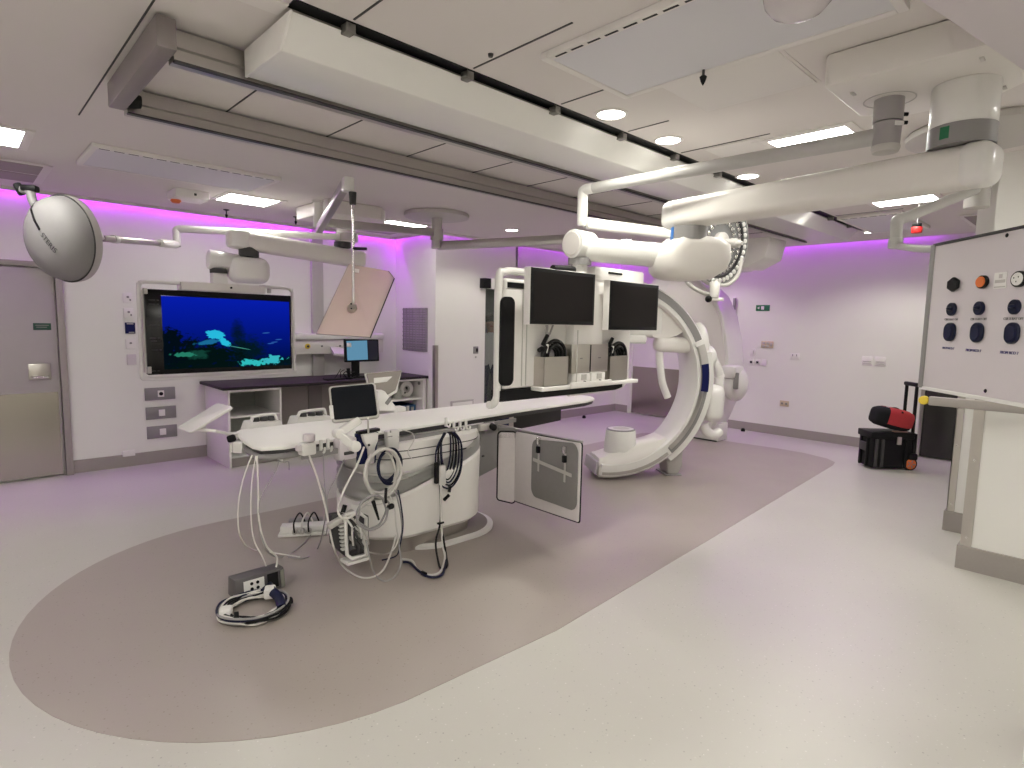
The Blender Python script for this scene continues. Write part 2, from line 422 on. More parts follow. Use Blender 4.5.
P('door_frame', MB().box((8.84, 6.13, 0), (8.9, 6.19, 2.1), .004).box((8.84, 4.94, 0), (8.9, 5.0, 2.1), .004).box((8.84, 4.94, 2.05), (8.9, 6.19, 2.1), .004), WALL, d)
d = S('door_3', MB().box((8.85, 1.30, .012), (8.9, 1.70, 2.05), .002), mat('dark door glass', (.028, .026, .024), .3), 'narrow dark glazed door on the right wall')
P('door_frame', MB().box((8.83, 1.70, 0), (8.9, 1.74, 2.09), .003).box((8.83, 1.27, 0), (8.9, 1.30, 2.09), .003).box((8.83, 1.27, 2.05), (8.9, 1.74, 2.09), .003), ALU, d)
d = S('door_4', MB().box((5.46, 6.30, .02), (5.78, 6.312, 2.08)), WINDG, 'narrow glazed gap in the back wall with a person behind')
P('door_frame', MB().box((5.44, 6.27, 0), (5.46, 6.33, 2.1)).box((5.44, 6.27, 2.08), (5.78, 6.33, 2.1)), ALUD, d)
P('door_closer', MB().box((5.33, 6.16, 2.065), (5.455, 6.26, 2.20), .004), BLACK, d, 'black box over the glazed gap')
P('header_box', MB().box((5.455, 6.15, 2.06), (5.80, 6.26, 2.21), .006), WALL, d)

cl_ = T('corridor_fill_light', 'added fill light in the corridor behind the narrow glazed gap', 'ceiling light', (6.1, 7.25, 3.05))  # unseen lamp added so the person behind the glass shows
P('frame', MB().box((5.8, 7.0, 3.035), (6.4, 7.5, 3.05), .003), CEILW, cl_); P('diffuser', MB().box((5.83, 7.03, 3.03), (6.37, 7.47, 3.036)), emit('corridor fill diffuser', (1, .97, .92), 11.0), cl_)
# ------------------------------------------------------------------ things on the walls
def plate(name, label, cat, px, w, hgt, axis, material, group=None, knob=None, km=None, off=.012):
    """a flat cover plate standing 12 mm off its wall; px = centre on the wall"""
    x, y, z = px
    if axis == 'y': t = tag(obj(name, MB().obox((x, y - off / 2, z), (w, off, hgt), bev=.003), material), label, cat, group)
    else: t = tag(obj(name, MB().obox((x - off / 2, y, z), (off, w, hgt), bev=.003), material), label, cat, group)
    for (dx, dz, sx, sz, nm) in (knob or []):
        if axis == 'y': k = MB().obox((x + dx, y - off - .004, z + dz), (sx, .008, sz), bev=.002)
        else: k = MB().obox((x - off - .004, y - dx, z + dz), (.008, sx, sz), bev=.002)
        P(nm, k, km or MGREY, t)
    return t
G = 'white wall plates left of the large screen'
plate('wall_socket', 'topmost white socket plate of the column left of the large screen', 'socket', (1.338, 7.200, 1.772), .085, .10, 'y', WHITEM, G, [(0, .01, .02, .02, 'rocker'), (.02, -.02, .012, .02, 'rocker')])
plate('wall_socket', 'white socket plate second from the top, left of the large screen', 'socket', (1.340, 7.200, 1.617), .085, .10, 'y', WHITEM, G, [(0, .01, .02, .02, 'rocker'), (.02, -.02, .012, .02, 'rocker')])
plate('wall_controller', 'dark blue control plate between white socket plates left of the screen', 'controller', (1.347, 7.200, 1.461), .09, .115, 'y', BLUE, None, [(0, .045, .06, .012, 'button_strip'), (.01, -.045, .05, .01, 'button_strip')], LGREY)
plate('wall_socket', 'white socket plate just under the dark blue control plate', 'socket', (1.345, 7.200, 1.294), .085, .10, 'y', WHITEM, G, [(0, .01, .02, .02, 'rocker')])
plate('blank_socket_plate', 'blank pale plate lowest in the column left of the screen', 'plate', (1.347, 7.200, 1.132), .085, .11, 'y', PINKW)
for y, lab, kn in ((393.5, 'uppermost dark grey plate with round port below the large screen', 'port'), (412.5, 'middle dark grey plate with square insert below the large screen', 'insert'), (431.5, 'lowest dark grey plate with square insert below the large screen', 'insert')):
    px = {393.5: (1.596, 7.200, 0.754), 412.5: (1.598, 7.200, 0.545), 431.5: (1.600, 7.200, 0.335)}[y]
    t = plate('wall_panel', lab, 'wall panel', px, .29, .135, 'y', MGREY, 'dark grey wall panels below the large screen', [(.005, 0, .06, .07, kn)], WHITEM, .015)
    if kn == 'port': P('socket_hole', MB().cyl((px[0] + .005, 7.18, px[2]), (px[0] + .005, 7.173, px[2]), .02), BLACK, t)
plate('skirting_socket', 'small white box on the grey skirting left of the counter', 'socket box', (1.276, 7.180, 0.145), .11, .06, 'y', WHITEM, off=.03)
S('trim_6', MB().box((3.32, 7.15, .86), (3.47, 7.2, 3.05), .006).box((3.385, 7.147, .86), (3.392, 7.151, 3.0)), LGREY, 'tall grey wall duct beside the large screen')
tr = T('medical_rail', 'white wall trunking with coloured gas outlets above the counter', 'wall trunking', (3.1, 7.2, 1.15))
P('trunking', MB().box((2.55, 7.10, 1.15), (4.31, 7.2, 1.33), .006), WARM, tr)
P('light_box', MB().box((2.55, 7.07, 1.335), (4.31, 7.2, 1.41), .012), WHITE, tr)
for x, m_, nm in ((3.22, YELLOW, 'gas_outlet'), (3.41, MGREY, 'gas_outlet'), (3.66, MGREY, 'gas_outlet'), (3.80, ORANGE, 'gas_outlet'), (3.91, ORANGE, 'gas_outlet')):
    r_ = .012 if m_ is MGREY else .034
    g_ = P(nm, MB().cyl((x, 7.10, 1.25), (x, 7.085, 1.25), r_, bev=.003), m_, tr, None if m_ is MGREY else ('yellow gas outlet' if m_ is YELLOW else 'orange gas outlet'))
    P('outlet_core', MB().cyl((x, 7.085, 1.25), (x, 7.07, 1.25), r_ * .45), DGREY, g_)
O('light_shelf', MB().prism([(3.52, 6.98, 1.13), (4.0, 6.98, 1.10), (4.0, 7.09, 1.15), (3.52, 7.09, 1.22)], (0, 0, .03)), PINKW, 'lilac sloping flap hanging under the white gas trunking', 'flap')
gr = T('wall_grille', 'grey slotted air grille beside the corner over the counter', 'air grille', (4.58, 6.72, 1.18))
P('grille_panel', MB().box((4.568, 6.43, 1.185), (4.58, 7.01, 1.77), .003), GRILLEM, gr)
gs = MB()
for i in range(10):
    gs.box((4.562, 6.43, 1.20 + i * .06), (4.569, 7.01, 1.212 + i * .06))
for i in range(8): gs.box((4.562, 6.45 + i * .077, 1.185), (4.569, 6.46 + i * .077, 1.77))
P('grille_bars', gs, MGREY, gr)
plate('door_switch', 'small dark push switch on the white back wall', 'switch', (5.271, 6.260, 1.207), .085, .10, 'y', MGREY, None, [(.015, 0, .035, .05, 'button')], BLACK)
plate('switch_sensor', 'tiny pale sensor dot under the dark push switch', 'sensor', (5.272, 6.260, 1.110), .025, .025, 'y', LGREY)
hp = T('access_hatch', 'low white hatch in the back wall behind the table', 'hatch', (5.03, 6.26, .2))
P('hatch_frame', MB().box((4.84, 6.248, .22), (5.24, 6.26, .52), .003), LGREY, hp)
P('hatch_door', MB().box((4.865, 6.242, .245), (5.215, 6.25, .495), .003), WALL, hp)
t = plate('exit_sign', 'green pictogram sign on the right wall', 'sign', (8.900, 3.845, 1.894), .21, .09, 'x', GREENL, off=.01)
P('running_figure', MB().obox((8.885, (8.900, 3.845, 1.894)[1], (8.900, 3.845, 1.894)[2]), (.006, .045, .05), bev=.01), WHITEM, t, 'white running figure')
P('arrow', MB().prism([(8.888, (8.900, 3.845, 1.894)[1] + .05, (8.900, 3.845, 1.894)[2] + .02), (8.888, (8.900, 3.845, 1.894)[1] + .08, (8.900, 3.845, 1.894)[2]), (8.888, (8.900, 3.845, 1.894)[1] + .05, (8.900, 3.845, 1.894)[2] - .02)], (-.004, 0, 0)), WHITEM, t)
plate('beige_switch_panel', 'beige six-button panel under the green sign', 'switch panel', (8.900, 3.741, 1.347), .18, .10, 'x', CREAM, None, [(-.05, .02, .04, .03, 'button'), (.01, .02, .04, .03, 'button'), (.06, .0, .03, .05, 'button'), (-.05, -.025, .04, .03, 'button'), (.01, -.025, .04, .03, 'button')], LGREY)
plate('wall_switch', 'small white switch plate close beside the white sickle arm', 'switch', (8.900, 3.955, 1.223), .075, .10, 'x', WHITEM, None, [(.012, 0, .01, .05, 'rocker')], LGREY)
plate('wall_socket', 'white plate with a dark round port nearest the sickle arm', 'socket', (8.900, 3.969, 1.068), .075, .09, 'x', WHITEM, 'white port plates on the right wall', [(0, 0, .035, .035, 'port')], DGREY)
plate('wall_socket', 'white plate with a dark round port, middle of the row of three', 'socket', (8.900, 3.872, 1.070), .075, .09, 'x', WHITEM, 'white port plates on the right wall', [(0, 0, .035, .035, 'port')], DGREY)
plate('blank_socket_plate', 'blank white plate at the right of the two port plates', 'plate', (8.900, 3.768, 1.072), .08, .10, 'x', WHITEM)
plate('wall_socket', 'white double socket plate alone on the right wall', 'socket', (8.900, 3.327, 1.192), .13, .085, 'x', WHITEM, None, [(-.03, .015, .012, .03, 'slot'), (.025, .015, .012, .03, 'slot')])
plate('wall_socket', 'beige double socket low on the right wall', 'socket', (8.900, 3.432, 0.483), .13, .085, 'x', CREAM, None, [(-.03, 0, .03, .03, 'slot'), (.03, 0, .03, .03, 'slot')], MGREY)
for p_, lab in (((8.900, 2.388, 1.181), 'white double switch plate left of its twin above the tool case'), ((8.900, 2.235, 1.184), 'white double switch plate right of its twin above the tool case')):
    plate('switch_plate', lab, 'switch', p_, .125, .12, 'x', WHITEM, 'twin switch plates above the tool case', [(0, -.005, .10, .008, 'slot'), (0, -.035, .10, .008, 'slot')], LGREY)
wb = T('wall_bracket', 'small grey wall bracket half hidden behind the white sickle arm', 'bracket', (8.900, 4.304, 1.943))
P('back_plate', MB().obox((8.880, 4.310, 1.942), (.02, .10, .26), bev=.004), WHITEM, wb)
P('hook', MB().obox((8.850, 4.272, 1.956), (.05, .03, .18), bev=.004), MGREY, wb)
for p_, lab in (((8.757, 3.971, 0.020), 'small black door stop on the floor by the right wall'), ((7.723, 6.279, 0.020), 'small black door stop on the floor behind the hung display')):
    O('door_stop', MB().lathe((p_[0], p_[1], 0), (0, 0, 1), [(0, 0), (.03, 0), (.032, .02), (.022, .045), (0, .05)], 16), RUBBER, lab, 'door stop', 'black floor door stops')

# ------------------------------------------------------------------ ceiling fittings
def slot(n, x, y0, y1, w=.008):
    S('trim_%d' % n, MB().box((x - w / 2, y0, ZC - .003), (x + w / 2, y1, ZC)), DGREY, smooth=0)
n_ = 10
for k in range(11):
    x = 1.17 + .59 * k
    slot(n_, x, 2.78, 3.58); slot(n_ + 1, x, 1.55 if k not in (2, 3) else 1.86, 2.13); n_ += 2
slot(n_, .595, 2.2, 4.25, .007)
S('trim_7', MB().box((.95, 2.15, ZC - .004), (7.6, 2.22, ZC)).box((.7, 3.58, ZC - .004), (8.1, 3.63, ZC)), BLACK, 'dark slots in the ceiling along the rails')
S('trim_8', MB().box((-1.7, 2.20, ZC - .006), (.95, 2.30, ZC)), CEILW)
rl = T('ceiling_rails', 'pair of long grey ceiling rails joined by a dark end beam', 'ceiling track', (4.0, 3.1, 2.6))
def rail(y, s):
    mb = MB(); pr = [(0, 0), (.075, 0), (.075, .015), (.055, .02), (.055, .05), (.07, .055), (.07, .10), (.055, .105), (.055, .125), (0, .125)]
    mb.prism([(.69, y + s * (a - .037), 2.595 + b) for a, b in pr], (6.55, 0, 0)); return mb
P('near_rail', rail(2.71, -1), ALU, rl); P('far_rail', rail(3.55, -1), ALU, rl)
P('rail_lip', MB().box((.69, 2.665, 2.588), (7.24, 2.69, 2.596)), DGREY, rl); P('rail_lip', MB().box((.69, 3.50, 2.588), (7.24, 3.53, 2.596)), DGREY, rl)
P('end_beam', MB().box((.612, 2.59, 2.60), (.682, 3.52, 2.715), .006), ENDBEAM, rl, 'dark grey end beam')
P('buffer', MB().cyl((.682, 3.47, 2.645), (.74, 3.47, 2.645), .04, .03), BLACK, rl); P('buffer', MB().cyl((.682, 2.74, 2.645), (.73, 2.74, 2.645), .035, .025), BLACK, rl)
for k in range(9):
    x = 1.17 + .59 * k
    P('rail_hanger', MB().box((x - .03, 3.545, 2.66), (x + .03, 3.61, 2.715), .004), ALUD, rl)
bt = T('cable_duct_beam', 'long white boxed beam slung under the ceiling along the near rail', 'beam', (4.2, 2.4, 2.6))
P('duct_body', MB().bprism([(.955, 2.19, 2.705), (.955, 2.645, 2.705), (.955, 2.645, 2.60), (.955, 2.29, 2.597)], (6.45, 0, 0), .006), WHITE, bt)
P('end_cap', MB().bprism([(.948, 2.188, 2.707), (.948, 2.648, 2.707), (.948, 2.648, 2.598), (.948, 2.288, 2.595)], (.012, 0, 0), .003), WHITEM, bt)
P('end_cap', MB().bprism([(7.400, 2.188, 2.707), (7.400, 2.648, 2.707), (7.400, 2.648, 2.598), (7.400, 2.288, 2.595)], (.012, 0, 0), .003), WHITEM, bt)
for k in range(11):
    x = 1.17 + .59 * k
    if x > 1.1: P('hanger_clip', MB().box((x - .02, 2.15, 2.69), (x + .02, 2.20, 2.725), .004), ALUD, bt)

def troffer(label, cx, cy, sx, sy, fr=.05):
    t = T('ceiling_light', label, 'ceiling light', (cx, cy, ZC), 'square ceiling light panels')
    P('frame', MB().box((cx - sx / 2 - fr, cy - sy / 2 - fr, ZC - .008), (cx + sx / 2 + fr, cy - sy / 2, ZC), .002).box((cx - sx / 2 - fr, cy + sy / 2, ZC - .008), (cx + sx / 2 + fr, cy + sy / 2 + fr, ZC), .002).box((cx - sx / 2 - fr, cy - sy / 2, ZC - .008), (cx - sx / 2, cy + sy / 2, ZC), .002).box((cx + sx / 2, cy - sy / 2, ZC - .008), (cx + sx / 2 + fr, cy + sy / 2, ZC), .002), CEILW, t)
    P('diffuser', MB().box((cx - sx / 2, cy - sy / 2, ZC - .005), (cx + sx / 2, cy + sy / 2, ZC - .001)), LIGHT, t, smooth=0)
troffer('bright square ceiling light panel at the far left edge of the picture', .14, 5.12, .52, .50)
troffer('bright ceiling light panel above the large lit screen', 2.15, 6.0, .46, .42)
troffer('ceiling light panel seen edge-on behind the round ceiling post', 3.93, 5.99, .52, .20)
troffer('bright ceiling light panel beside the boom canopy on the right', 3.88, 1.42, .44, .46)
troffer('thin-looking far ceiling light panel above the right hand end of the boom beam', 6.02, 1.45, .44, .46)
troffer('added unseen ceiling light panel over the front of the room', .9, .3, .5, .5)  # this and the panels below are unseen, added to fill the front
troffer('added unseen ceiling light panel in the rear corner of the room', -.9, -.9, .5, .5)
troffer('added unseen ceiling light panel over the left side of the camera', -.95, 1.0, .5, .5)  # more added fill for surfaces that face the camera
troffer('added unseen ceiling light panel on the entrance side by the left wall', -.95, 2.6, .5, .5)
troffer('added unseen ceiling light panel at the rear wall behind the camera', .9, -1.1, .5, .5)
troffer('added unseen ceiling light panel beside the near partition wall', 3.95, -.9, .44, .46)
def downlight(label, x, y):
    t = T('downlight', label, 'downlight', (x, y, ZC), 'round recessed downlights')
    P('rim', MB().lathe((x, y, ZC), (0, 0, -1), [(.075, -.001), (.09, 0), (.092, .004), (.075, .006), (.075, -.001)], 32), CEILW, t)
    P('lens', MB().cyl((x, y, ZC), (x, y, ZC - .003), .074, seg=32), DOWN, t)
    ld = bpy.data.lights.new('downlight_lamp', 'SPOT'); ld.energy = 56; ld.color = (1, .985, .87); ld.spot_size = math.radians(142); ld.spot_blend = .5; ld.shadow_soft_size = .06
    lo = bpy.data.objects.new('downlight_lamp', ld); C.objects.link(lo); lo.parent = t; lo.location = (0, 0, -.012)
downlight('round downlight nearest the perforated diffuser', 2.643, 2.032)
downlight('round downlight second along the white beam', 3.24, 2.049)
downlight('round downlight just above the big boom beam', 4.395, 2.076)
downlight('round downlight seen beneath the big boom beam', 5.98, 2.107)
downlight('round downlight beside the far diffuser near the right wall', 7.80, 2.16)
downlight('round downlight over the narrow dark door', 7.90, 1.18)
downlight('round downlight on the far side of the rails, left of the elbow joint', 5.05, 5.34)
downlight('added round downlight hidden above the sickle-shaped arm', 7.9, 4.5)  # added out of sight to brighten the right wall
downlight('added unseen downlight above the far end of the rails', 6.6, 4.75)  # another unseen lamp added for the far side
def diffuser(label, x0, x1, y0, y1, slots):
    t = T('air_diffuser', label, 'air diffuser', ((x0 + x1) / 2, (y0 + y1) / 2, ZC), 'perforated ceiling air diffusers')
    P('frame', MB().box((x0, y0, ZC - .03), (x1, y0 + .035, ZC), .004).box((x0, y1 - .035, ZC - .03), (x1, y1, ZC), .004).box((x0, y0 + .035, ZC - .03), (x0 + .035, y1 - .035, ZC), .004).box((x1 - .035, y0 + .035, ZC - .03), (x1, y1 - .035, ZC), .004), CEILW, t)
    P('perforated_sheet', MB().box((x0 + .03, y0 + .03, ZC - .026), (x1 - .03, y1 - .03, ZC - .012)), PERF, t, smooth=0)
    m = MB()
    if slots == 'x':
        n = int((y1 - y0) / .085)
        for i in range(n): m.box((x0 + .012, y0 + .04 + i * .085, ZC - .0315), (x0 + .022, y0 + .10 + i * .085, ZC - .03))
    else:
        n = int((x1 - x0) / .085)
        for i in range(n): m.box((x0 + .04 + i * .085, y0 + .012, ZC - .0315), (x0 + .10 + i * .085, y0 + .022, ZC - .03))
    P('slots', m, BLACK, t, smooth=0)
diffuser('large perforated air diffuser near the top of the picture', 1.86, 2.46, .62, 1.81, 'x')
diffuser('perforated air diffuser over the large lit screen side', .74, 2.0, 4.84, 5.52, 'y')
diffuser('far perforated air diffuser close to the right wall', 6.55, 7.72, 1.58, 2.14, 'x')
def vent(label, x0, x1, y0, y1, m2=MGREY):
    t = T('return_vent', label, 'vent', ((x0 + x1) / 2, (y0 + y1) / 2, ZC), 'ceiling return vents')
    P('frame', MB().box((x0, y0, ZC - .012), (x1, y1, ZC - .002), .003), CEILW, t)
    h = (y1 - y0 - .12) / 2
    for k in range(2): P('louvre', MB().box((x0 + .03, y0 + .04 + k * (h + .04), ZC - .016), (x1 - .06, y0 + .04 + k * (h + .04) + h, ZC - .011)), TAUPE, t)
vent('two-slot return vent at the left edge of the ceiling', -.55, .64, 5.84, 6.68)
vent('return vent in the ceiling corner above the counter', 3.45, 4.3, 6.32, 6.85)
vent('return vent near the right wall above the display panel', 7.2, 8.2, .9, 1.25)
hx = T('ceiling_hatch', 'square white ceiling hatch next to the large perforated diffuser', 'hatch', (2.68, 1.38, ZC))
P('hatch_panel', MB().box((2.42, 1.09, ZC - .008), (2.94, 1.63, ZC - .001), .002), CEILW, hx)
P('hatch_rim', MB().box((2.405, 1.075, ZC - .003), (2.955, 1.645, ZC - .0005)), CEIL, hx)
hx = T('ceiling_hatch', 'square white ceiling hatch beside the rails over the table end', 'hatch', (1.9, 1.95, ZC))
P('hatch_panel', MB().box((3.55, 1.62, ZC - .006), (4.0, 1.98, ZC - .001), .002), CEILW, hx)
hx.location = (3.78, 1.8, ZC)
for ch in hx.children: ch.location = (V(((3.55 + 4.0) / 2, 1.8, ZC - .0035)) - hx.location)
def sprinkler(label, x, y, red=False):
    t = T('ceiling_sprinkler', label, 'sprinkler', (x, y, ZC), 'sprinkler heads')
    P('rosette', MB().lathe((x, y, ZC), (0, 0, -1), [(0, 0), (.028, 0), (.03, .006), (.012, .012), (0, .012)], 16), DGREY, t)
    P('stem', MB().cyl((x, y, ZC), (x, y, ZC - .05), .006, seg=10), DGREY, t)
    P('deflector', MB().lathe((x, y, ZC - .045), (0, 0, -1), [(.004, 0), (.016, .01), (.010, .03), (.002, .045), (0, .045)], 12), BLACK, t)
sprinkler('black sprinkler head hanging below the square hatch by the diffuser', 2.42, 1.37)
sprinkler('small sprinkler head beside the far light panel above the screen', 2.18, 6.72)
sprinkler('small sprinkler head near the canopy of the screen boom', 2.86, 6.55)
sprinkler('small black sprinkler head above the red beacon', 5.55, 1.35)
rb = T('ceiling_beacon', 'small red beacon with black cap under the ceiling on the right', 'beacon', (6.263, 1.382, 2.543))
q = (6.261, 1.379, 2.517)
P('lens', MB().cyl((q[0], q[1], q[2] - .055), (q[0], q[1], q[2] + .0), .042, bev=.008), REDL, rb)
P('cap', MB().cyl((q[0], q[1], q[2] + .0), (q[0], q[1], q[2] + .03), .036, bev=.006), BLACK, rb)
P('stem', MB().cyl((q[0], q[1], q[2] + .03), (q[0], q[1], ZC), .004), MGREY, rb)
sb = T('ceiling_sensor_box', 'small white sensor box under the ceiling left of the screen', 'sensor', (1.62, 6.07, ZC))
P('box', MB().box((1.50, 5.92, ZC - .075), (1.78, 6.20, ZC), .008), WHITEM, sb)
P('sensor_eye', MB().lathe((1.55, 6.12, ZC - .075), (0, 0, -1), [(0, 0), (.04, 0), (.045, .012), (.03, .03), (0, .035)], 20), ORANGE, sb, 'amber sensor eye')
P('button', MB().obox((1.66, 5.917, ZC - .04), (.02, .008, .02), bev=.002), DGREY, sb)
dc = (1.995, .812, ZC - .03)
dm = T('dome_camera', 'clear dome camera hanging from the ceiling at the top edge', 'camera dome', dc)
P('base', MB().lathe(dc, (0, 0, -1), [(0, 0), (.115, 0), (.115, .03), (.105, .045), (0, .045)], 32), WHITEM, dm)
P('dome', MB().lathe((dc[0], dc[1], ZC - .04), (0, 0, -1), [(.105, 0), (.108, .03), (.10, .065), (.075, .095), (.04, .112), (0, .117)], 32), DOMEG, dm)
P('lens_block', MB().sphere((dc[0], dc[1], ZC - .065), .075), PINKW, dm)
for x, y, lab in ((.72, 5.9, ''),):
    pass
mk = O('ceiling_sensor', MB().lathe((1.72, 1.97, ZC), (0, 0, -1), [(0, 0), (.012, 0), (.010, .012), (0, .014)], 12), DGREY, 'tiny dark sensor in the ceiling tile beside the perforated diffuser', 'sensor')

# ------------------------------------------------------------------ large lit screen on its boom
def canopy(label, x0, x1, y0, y1, name='ceiling_canopy'):
    pts = [(x0, y0), (x1 - .12, y0), (x1, y0 + .12), (x1, y1 - .14), (x1 - .14, y1), (x0 + .02, y1), (x0, y1 - .02)]
    return O(name, MB().bprism([(a, b, 2.60) for a, b in pts], (0, 0, .128), .012), WARM, label, 'ceiling canopy')
canopy('white ceiling canopy box carrying the boom of the large lit screen', 2.62, 3.32, 5.30, 6.0)
ca = canopy('white ceiling canopy box at the top right carrying lamp and display booms', 2.68, 3.30, .37, .97)
for x, y in ((2.80, .46), (2.84, .90), (3.20, .86), (3.18, .44)): P('screw_cover', MB().obox((x, y, 2.598), (.04, .014, .006), bev=.002), LGREY, ca)
P('port_ring', MB().lathe((3.02, .81, 2.601), (0, 0, -1), [(.10, 0), (.10, .003), (.095, .003), (.095, 0)], 40), LGREY, ca)

tv = T('large_screen_boom', 'large lit screen with an underwater picture on a white ceiling boom', 'display', (2.2, 5.9, 1.07))
P('column', MB().cyl((3.0, 5.65, 2.60), (3.0, 5.65, 2.385), .10, bev=.006), WARM, tv)
P('swivel_ring', MB().cyl((2.96, 5.66, 2.385), (2.96, 5.66, 2.33), .085), DGREY, tv)
P('boom_arm', MB().obox((2.55, 5.76, 2.275), (1.32, .20, .17), ux=(-1.0, .2, .09), bev=.05, seg=4), WARM, tv)
P('arm_end', MB().cyl((2.01, 5.86, 2.245), (2.01, 5.86, 2.405), .115, bev=.03, seg=36), WHITE, tv)
P('swivel_ring', MB().cyl((2.09, 5.85, 2.26), (2.09, 5.85, 2.17), .09), DGREY, tv)
P('shoulder_block', MB().obox((2.09, 5.87, 2.045), (.36, .26, .245), ux=(1, -.12, 0), bev=.085, seg=4), WHITEM, tv)
P('shoulder_arm', MB().cyl((2.07, 5.88, 2.10), (1.74, 5.90, 2.125), .08, .09, bev=.015), WHITE, tv)
P('swivel_ring', MB().cyl((1.83, 5.90, 2.045), (1.83, 5.90, 2.00), .075), DGREY, tv)
P('neck', MB().box((1.77, 5.86, 1.88), (1.90, 5.96, 2.01), .01), WHITE, tv)
P('mount_bar', MB().box((1.50, 5.85, 1.83), (2.24, 5.99, 1.905), .008), WARM, tv)
P('bar_button', MB().cyl((1.92, 5.85, 1.87), (1.92, 5.843, 1.87), .01), BLACK, tv)
# screen body, measured corners on the plane y = 5.88
hs = P('screen_housing', MB().bprism([(1.219, 5.880, 1.826), (2.504, 5.880, 1.823), (2.502, 5.880, 1.084), (1.220, 5.880, 1.077)], (0, .075, 0), .006), GLOSSB, tv, 'glossy black screen housing')
m, nt, b = new_mat('underwater picture')
tc = nt.nodes.new('ShaderNodeTexCoord'); sp = nt.nodes.new('ShaderNodeSeparateXYZ'); nt.links.new(tc.outputs['Generated'], sp.inputs[0])
def mth(op, a, c=None, clamp=False):
    n = nt.nodes.new('ShaderNodeMath'); n.operation = op; n.use_clamp = clamp
    for i, q in enumerate((a, c)):
        if q is None: continue
        if isinstance(q, (int, float)): n.inputs[i].default_value = q
        else: nt.links.new(q, n.inputs[i])
    return n.outputs[0]
def mixc(f, a, c):
    n = nt.nodes.new('ShaderNodeMix'); n.data_type = 'RGBA'
    for k, q in (('Factor', f), ('A', a), ('B', c)):
        if isinstance(q, tuple): n.inputs[k].default_value = (*q, 1)
        elif isinstance(q, (int, float)): n.inputs[k].default_value = q
        else: nt.links.new(q, n.inputs[k])
    return n.outputs['Result']
nz = nt.nodes.new('ShaderNodeTexNoise'); nz.inputs['Scale'].default_value = 9; nz.inputs['Detail'].default_value = 8; nz.inputs['Roughness'].default_value = .65
nt.links.new(tc.outputs['Generated'], nz.inputs['Vector'])
n2 = nt.nodes.new('ShaderNodeTexNoise'); n2.inputs['Scale'].default_value = 34; n2.inputs['Detail'].default_value = 5
nt.links.new(tc.outputs['Generated'], n2.inputs['Vector'])
X_, Y_ = sp.outputs['X'], sp.outputs['Z']
N = mth('SUBTRACT', nz.outputs['Fac'], .5); N2 = mth('SUBTRACT', n2.outputs['Fac'], .5)
def ell(cx, cy, rx, ry, jag=.9, soft=3.0, rot=0.0):
    c_, s_ = math.cos(rot), math.sin(rot)
    dx = mth('SUBTRACT', X_, cx); dy = mth('SUBTRACT', Y_, cy)
    a = mth('DIVIDE', mth('ADD', mth('MULTIPLY', dx, c_), mth('MULTIPLY', dy, s_)), rx)
    e = mth('DIVIDE', mth('SUBTRACT', mth('MULTIPLY', dy, c_), mth('MULTIPLY', dx, s_)), ry)
    d = mth('ADD', mth('MULTIPLY', a, a), mth('MULTIPLY', e, e))
    d = mth('ADD', d, mth('MULTIPLY', N, jag * 3)); d = mth('ADD', d, mth('MULTIPLY', N2, jag * 1.5))
    return mth('MULTIPLY', mth('SUBTRACT', 1.0, d), soft, True)
rp = nt.nodes.new('ShaderNodeValToRGB'); nt.links.new(Y_, rp.inputs['Fac'])
for p_, c_ in ((0.0, (0, .004, .03)), (.35, (.001, .010, .06)), (.62, (.001, .008, .13)), (.85, (.002, .011, .33)), (1.0, (.002, .012, .40))):
    e_ = rp.color_ramp.elements[0] if p_ == 0.0 else (rp.color_ramp.elements[1] if p_ == 1.0 else rp.color_ramp.elements.new(p_))
    e_.position = p_; e_.color = (*c_, 1)
col = rp.outputs['Color']
col = mixc(ell(.56, .50, .07, .22, .5, 1.0), col, (.001, .007, .035))
col = mixc(ell(.60, .24, .22, .26, .7, 1.2), col, (.001, .009, .016))
col = mixc(ell(.22, .13, .40, .30, 1.2, 2.5), col, (.001, .006, .006))
col = mixc(ell(.0, .30, .20, .28, 1.2, 2.5), col, (.001, .004, .008))
col = mixc(ell(.85, .06, .30, .10, 1.2, 2.5), col, (.001, .008, .012))
col = mixc(ell(.24, .20, .10, .07, 1.6, 1.2), col, (.006, .05, .035))
col = mixc(ell(.375, .47, .07, .06, 1.9, 3, -.3), col, (.02, .48, .72))
col = mixc(ell(.445, .37, .04, .10, 1.7, 3, .5), col, (.02, .50, .70))
col = mixc(ell(.33, .37, .11, .035, 1.3, 2, .35), col, (.01, .14, .30))
col = mixc(ell(.56, .285, .11, .006, .25, 4, -.35), col, (.05, .26, .20))
col = mixc(ell(.68, .06, .10, .045, 2.8, 3), col, (.03, .50, .50))
col = mixc(ell(.86, .10, .10, .06, 3.0, 3), col, (.04, .46, .52))
col = mixc(ell(.14, .20, .09, .03, 2.2, 2), col, (.02, .20, .13))
for cx_, cy_ in ((.79, .50), (.86, .36), (.90, .40), (.83, .34)):
    col = mixc(ell(cx_, cy_, .035, .010, .3, 2, .15), col, (.02, .09, .35))
em = nt.nodes.new('ShaderNodeEmission'); nt.links.new(col, em.inputs['Color']); em.inputs['Strength'].default_value = 1.15
nt.links.new(em.outputs[0], nt.nodes['Material Output'].inputs['Surface'])
PICT = m
P('screen_picture', MB().prism([(1.343, 5.878, 1.773), (2.481, 5.878, 1.760), (2.484, 5.878, 1.122), (1.346, 5.878, 1.122)], (0, .003, 0)), PICT, hs, 'lit picture of a blue sea with dark reef and a turquoise patch', smooth=0)
ui = MB()
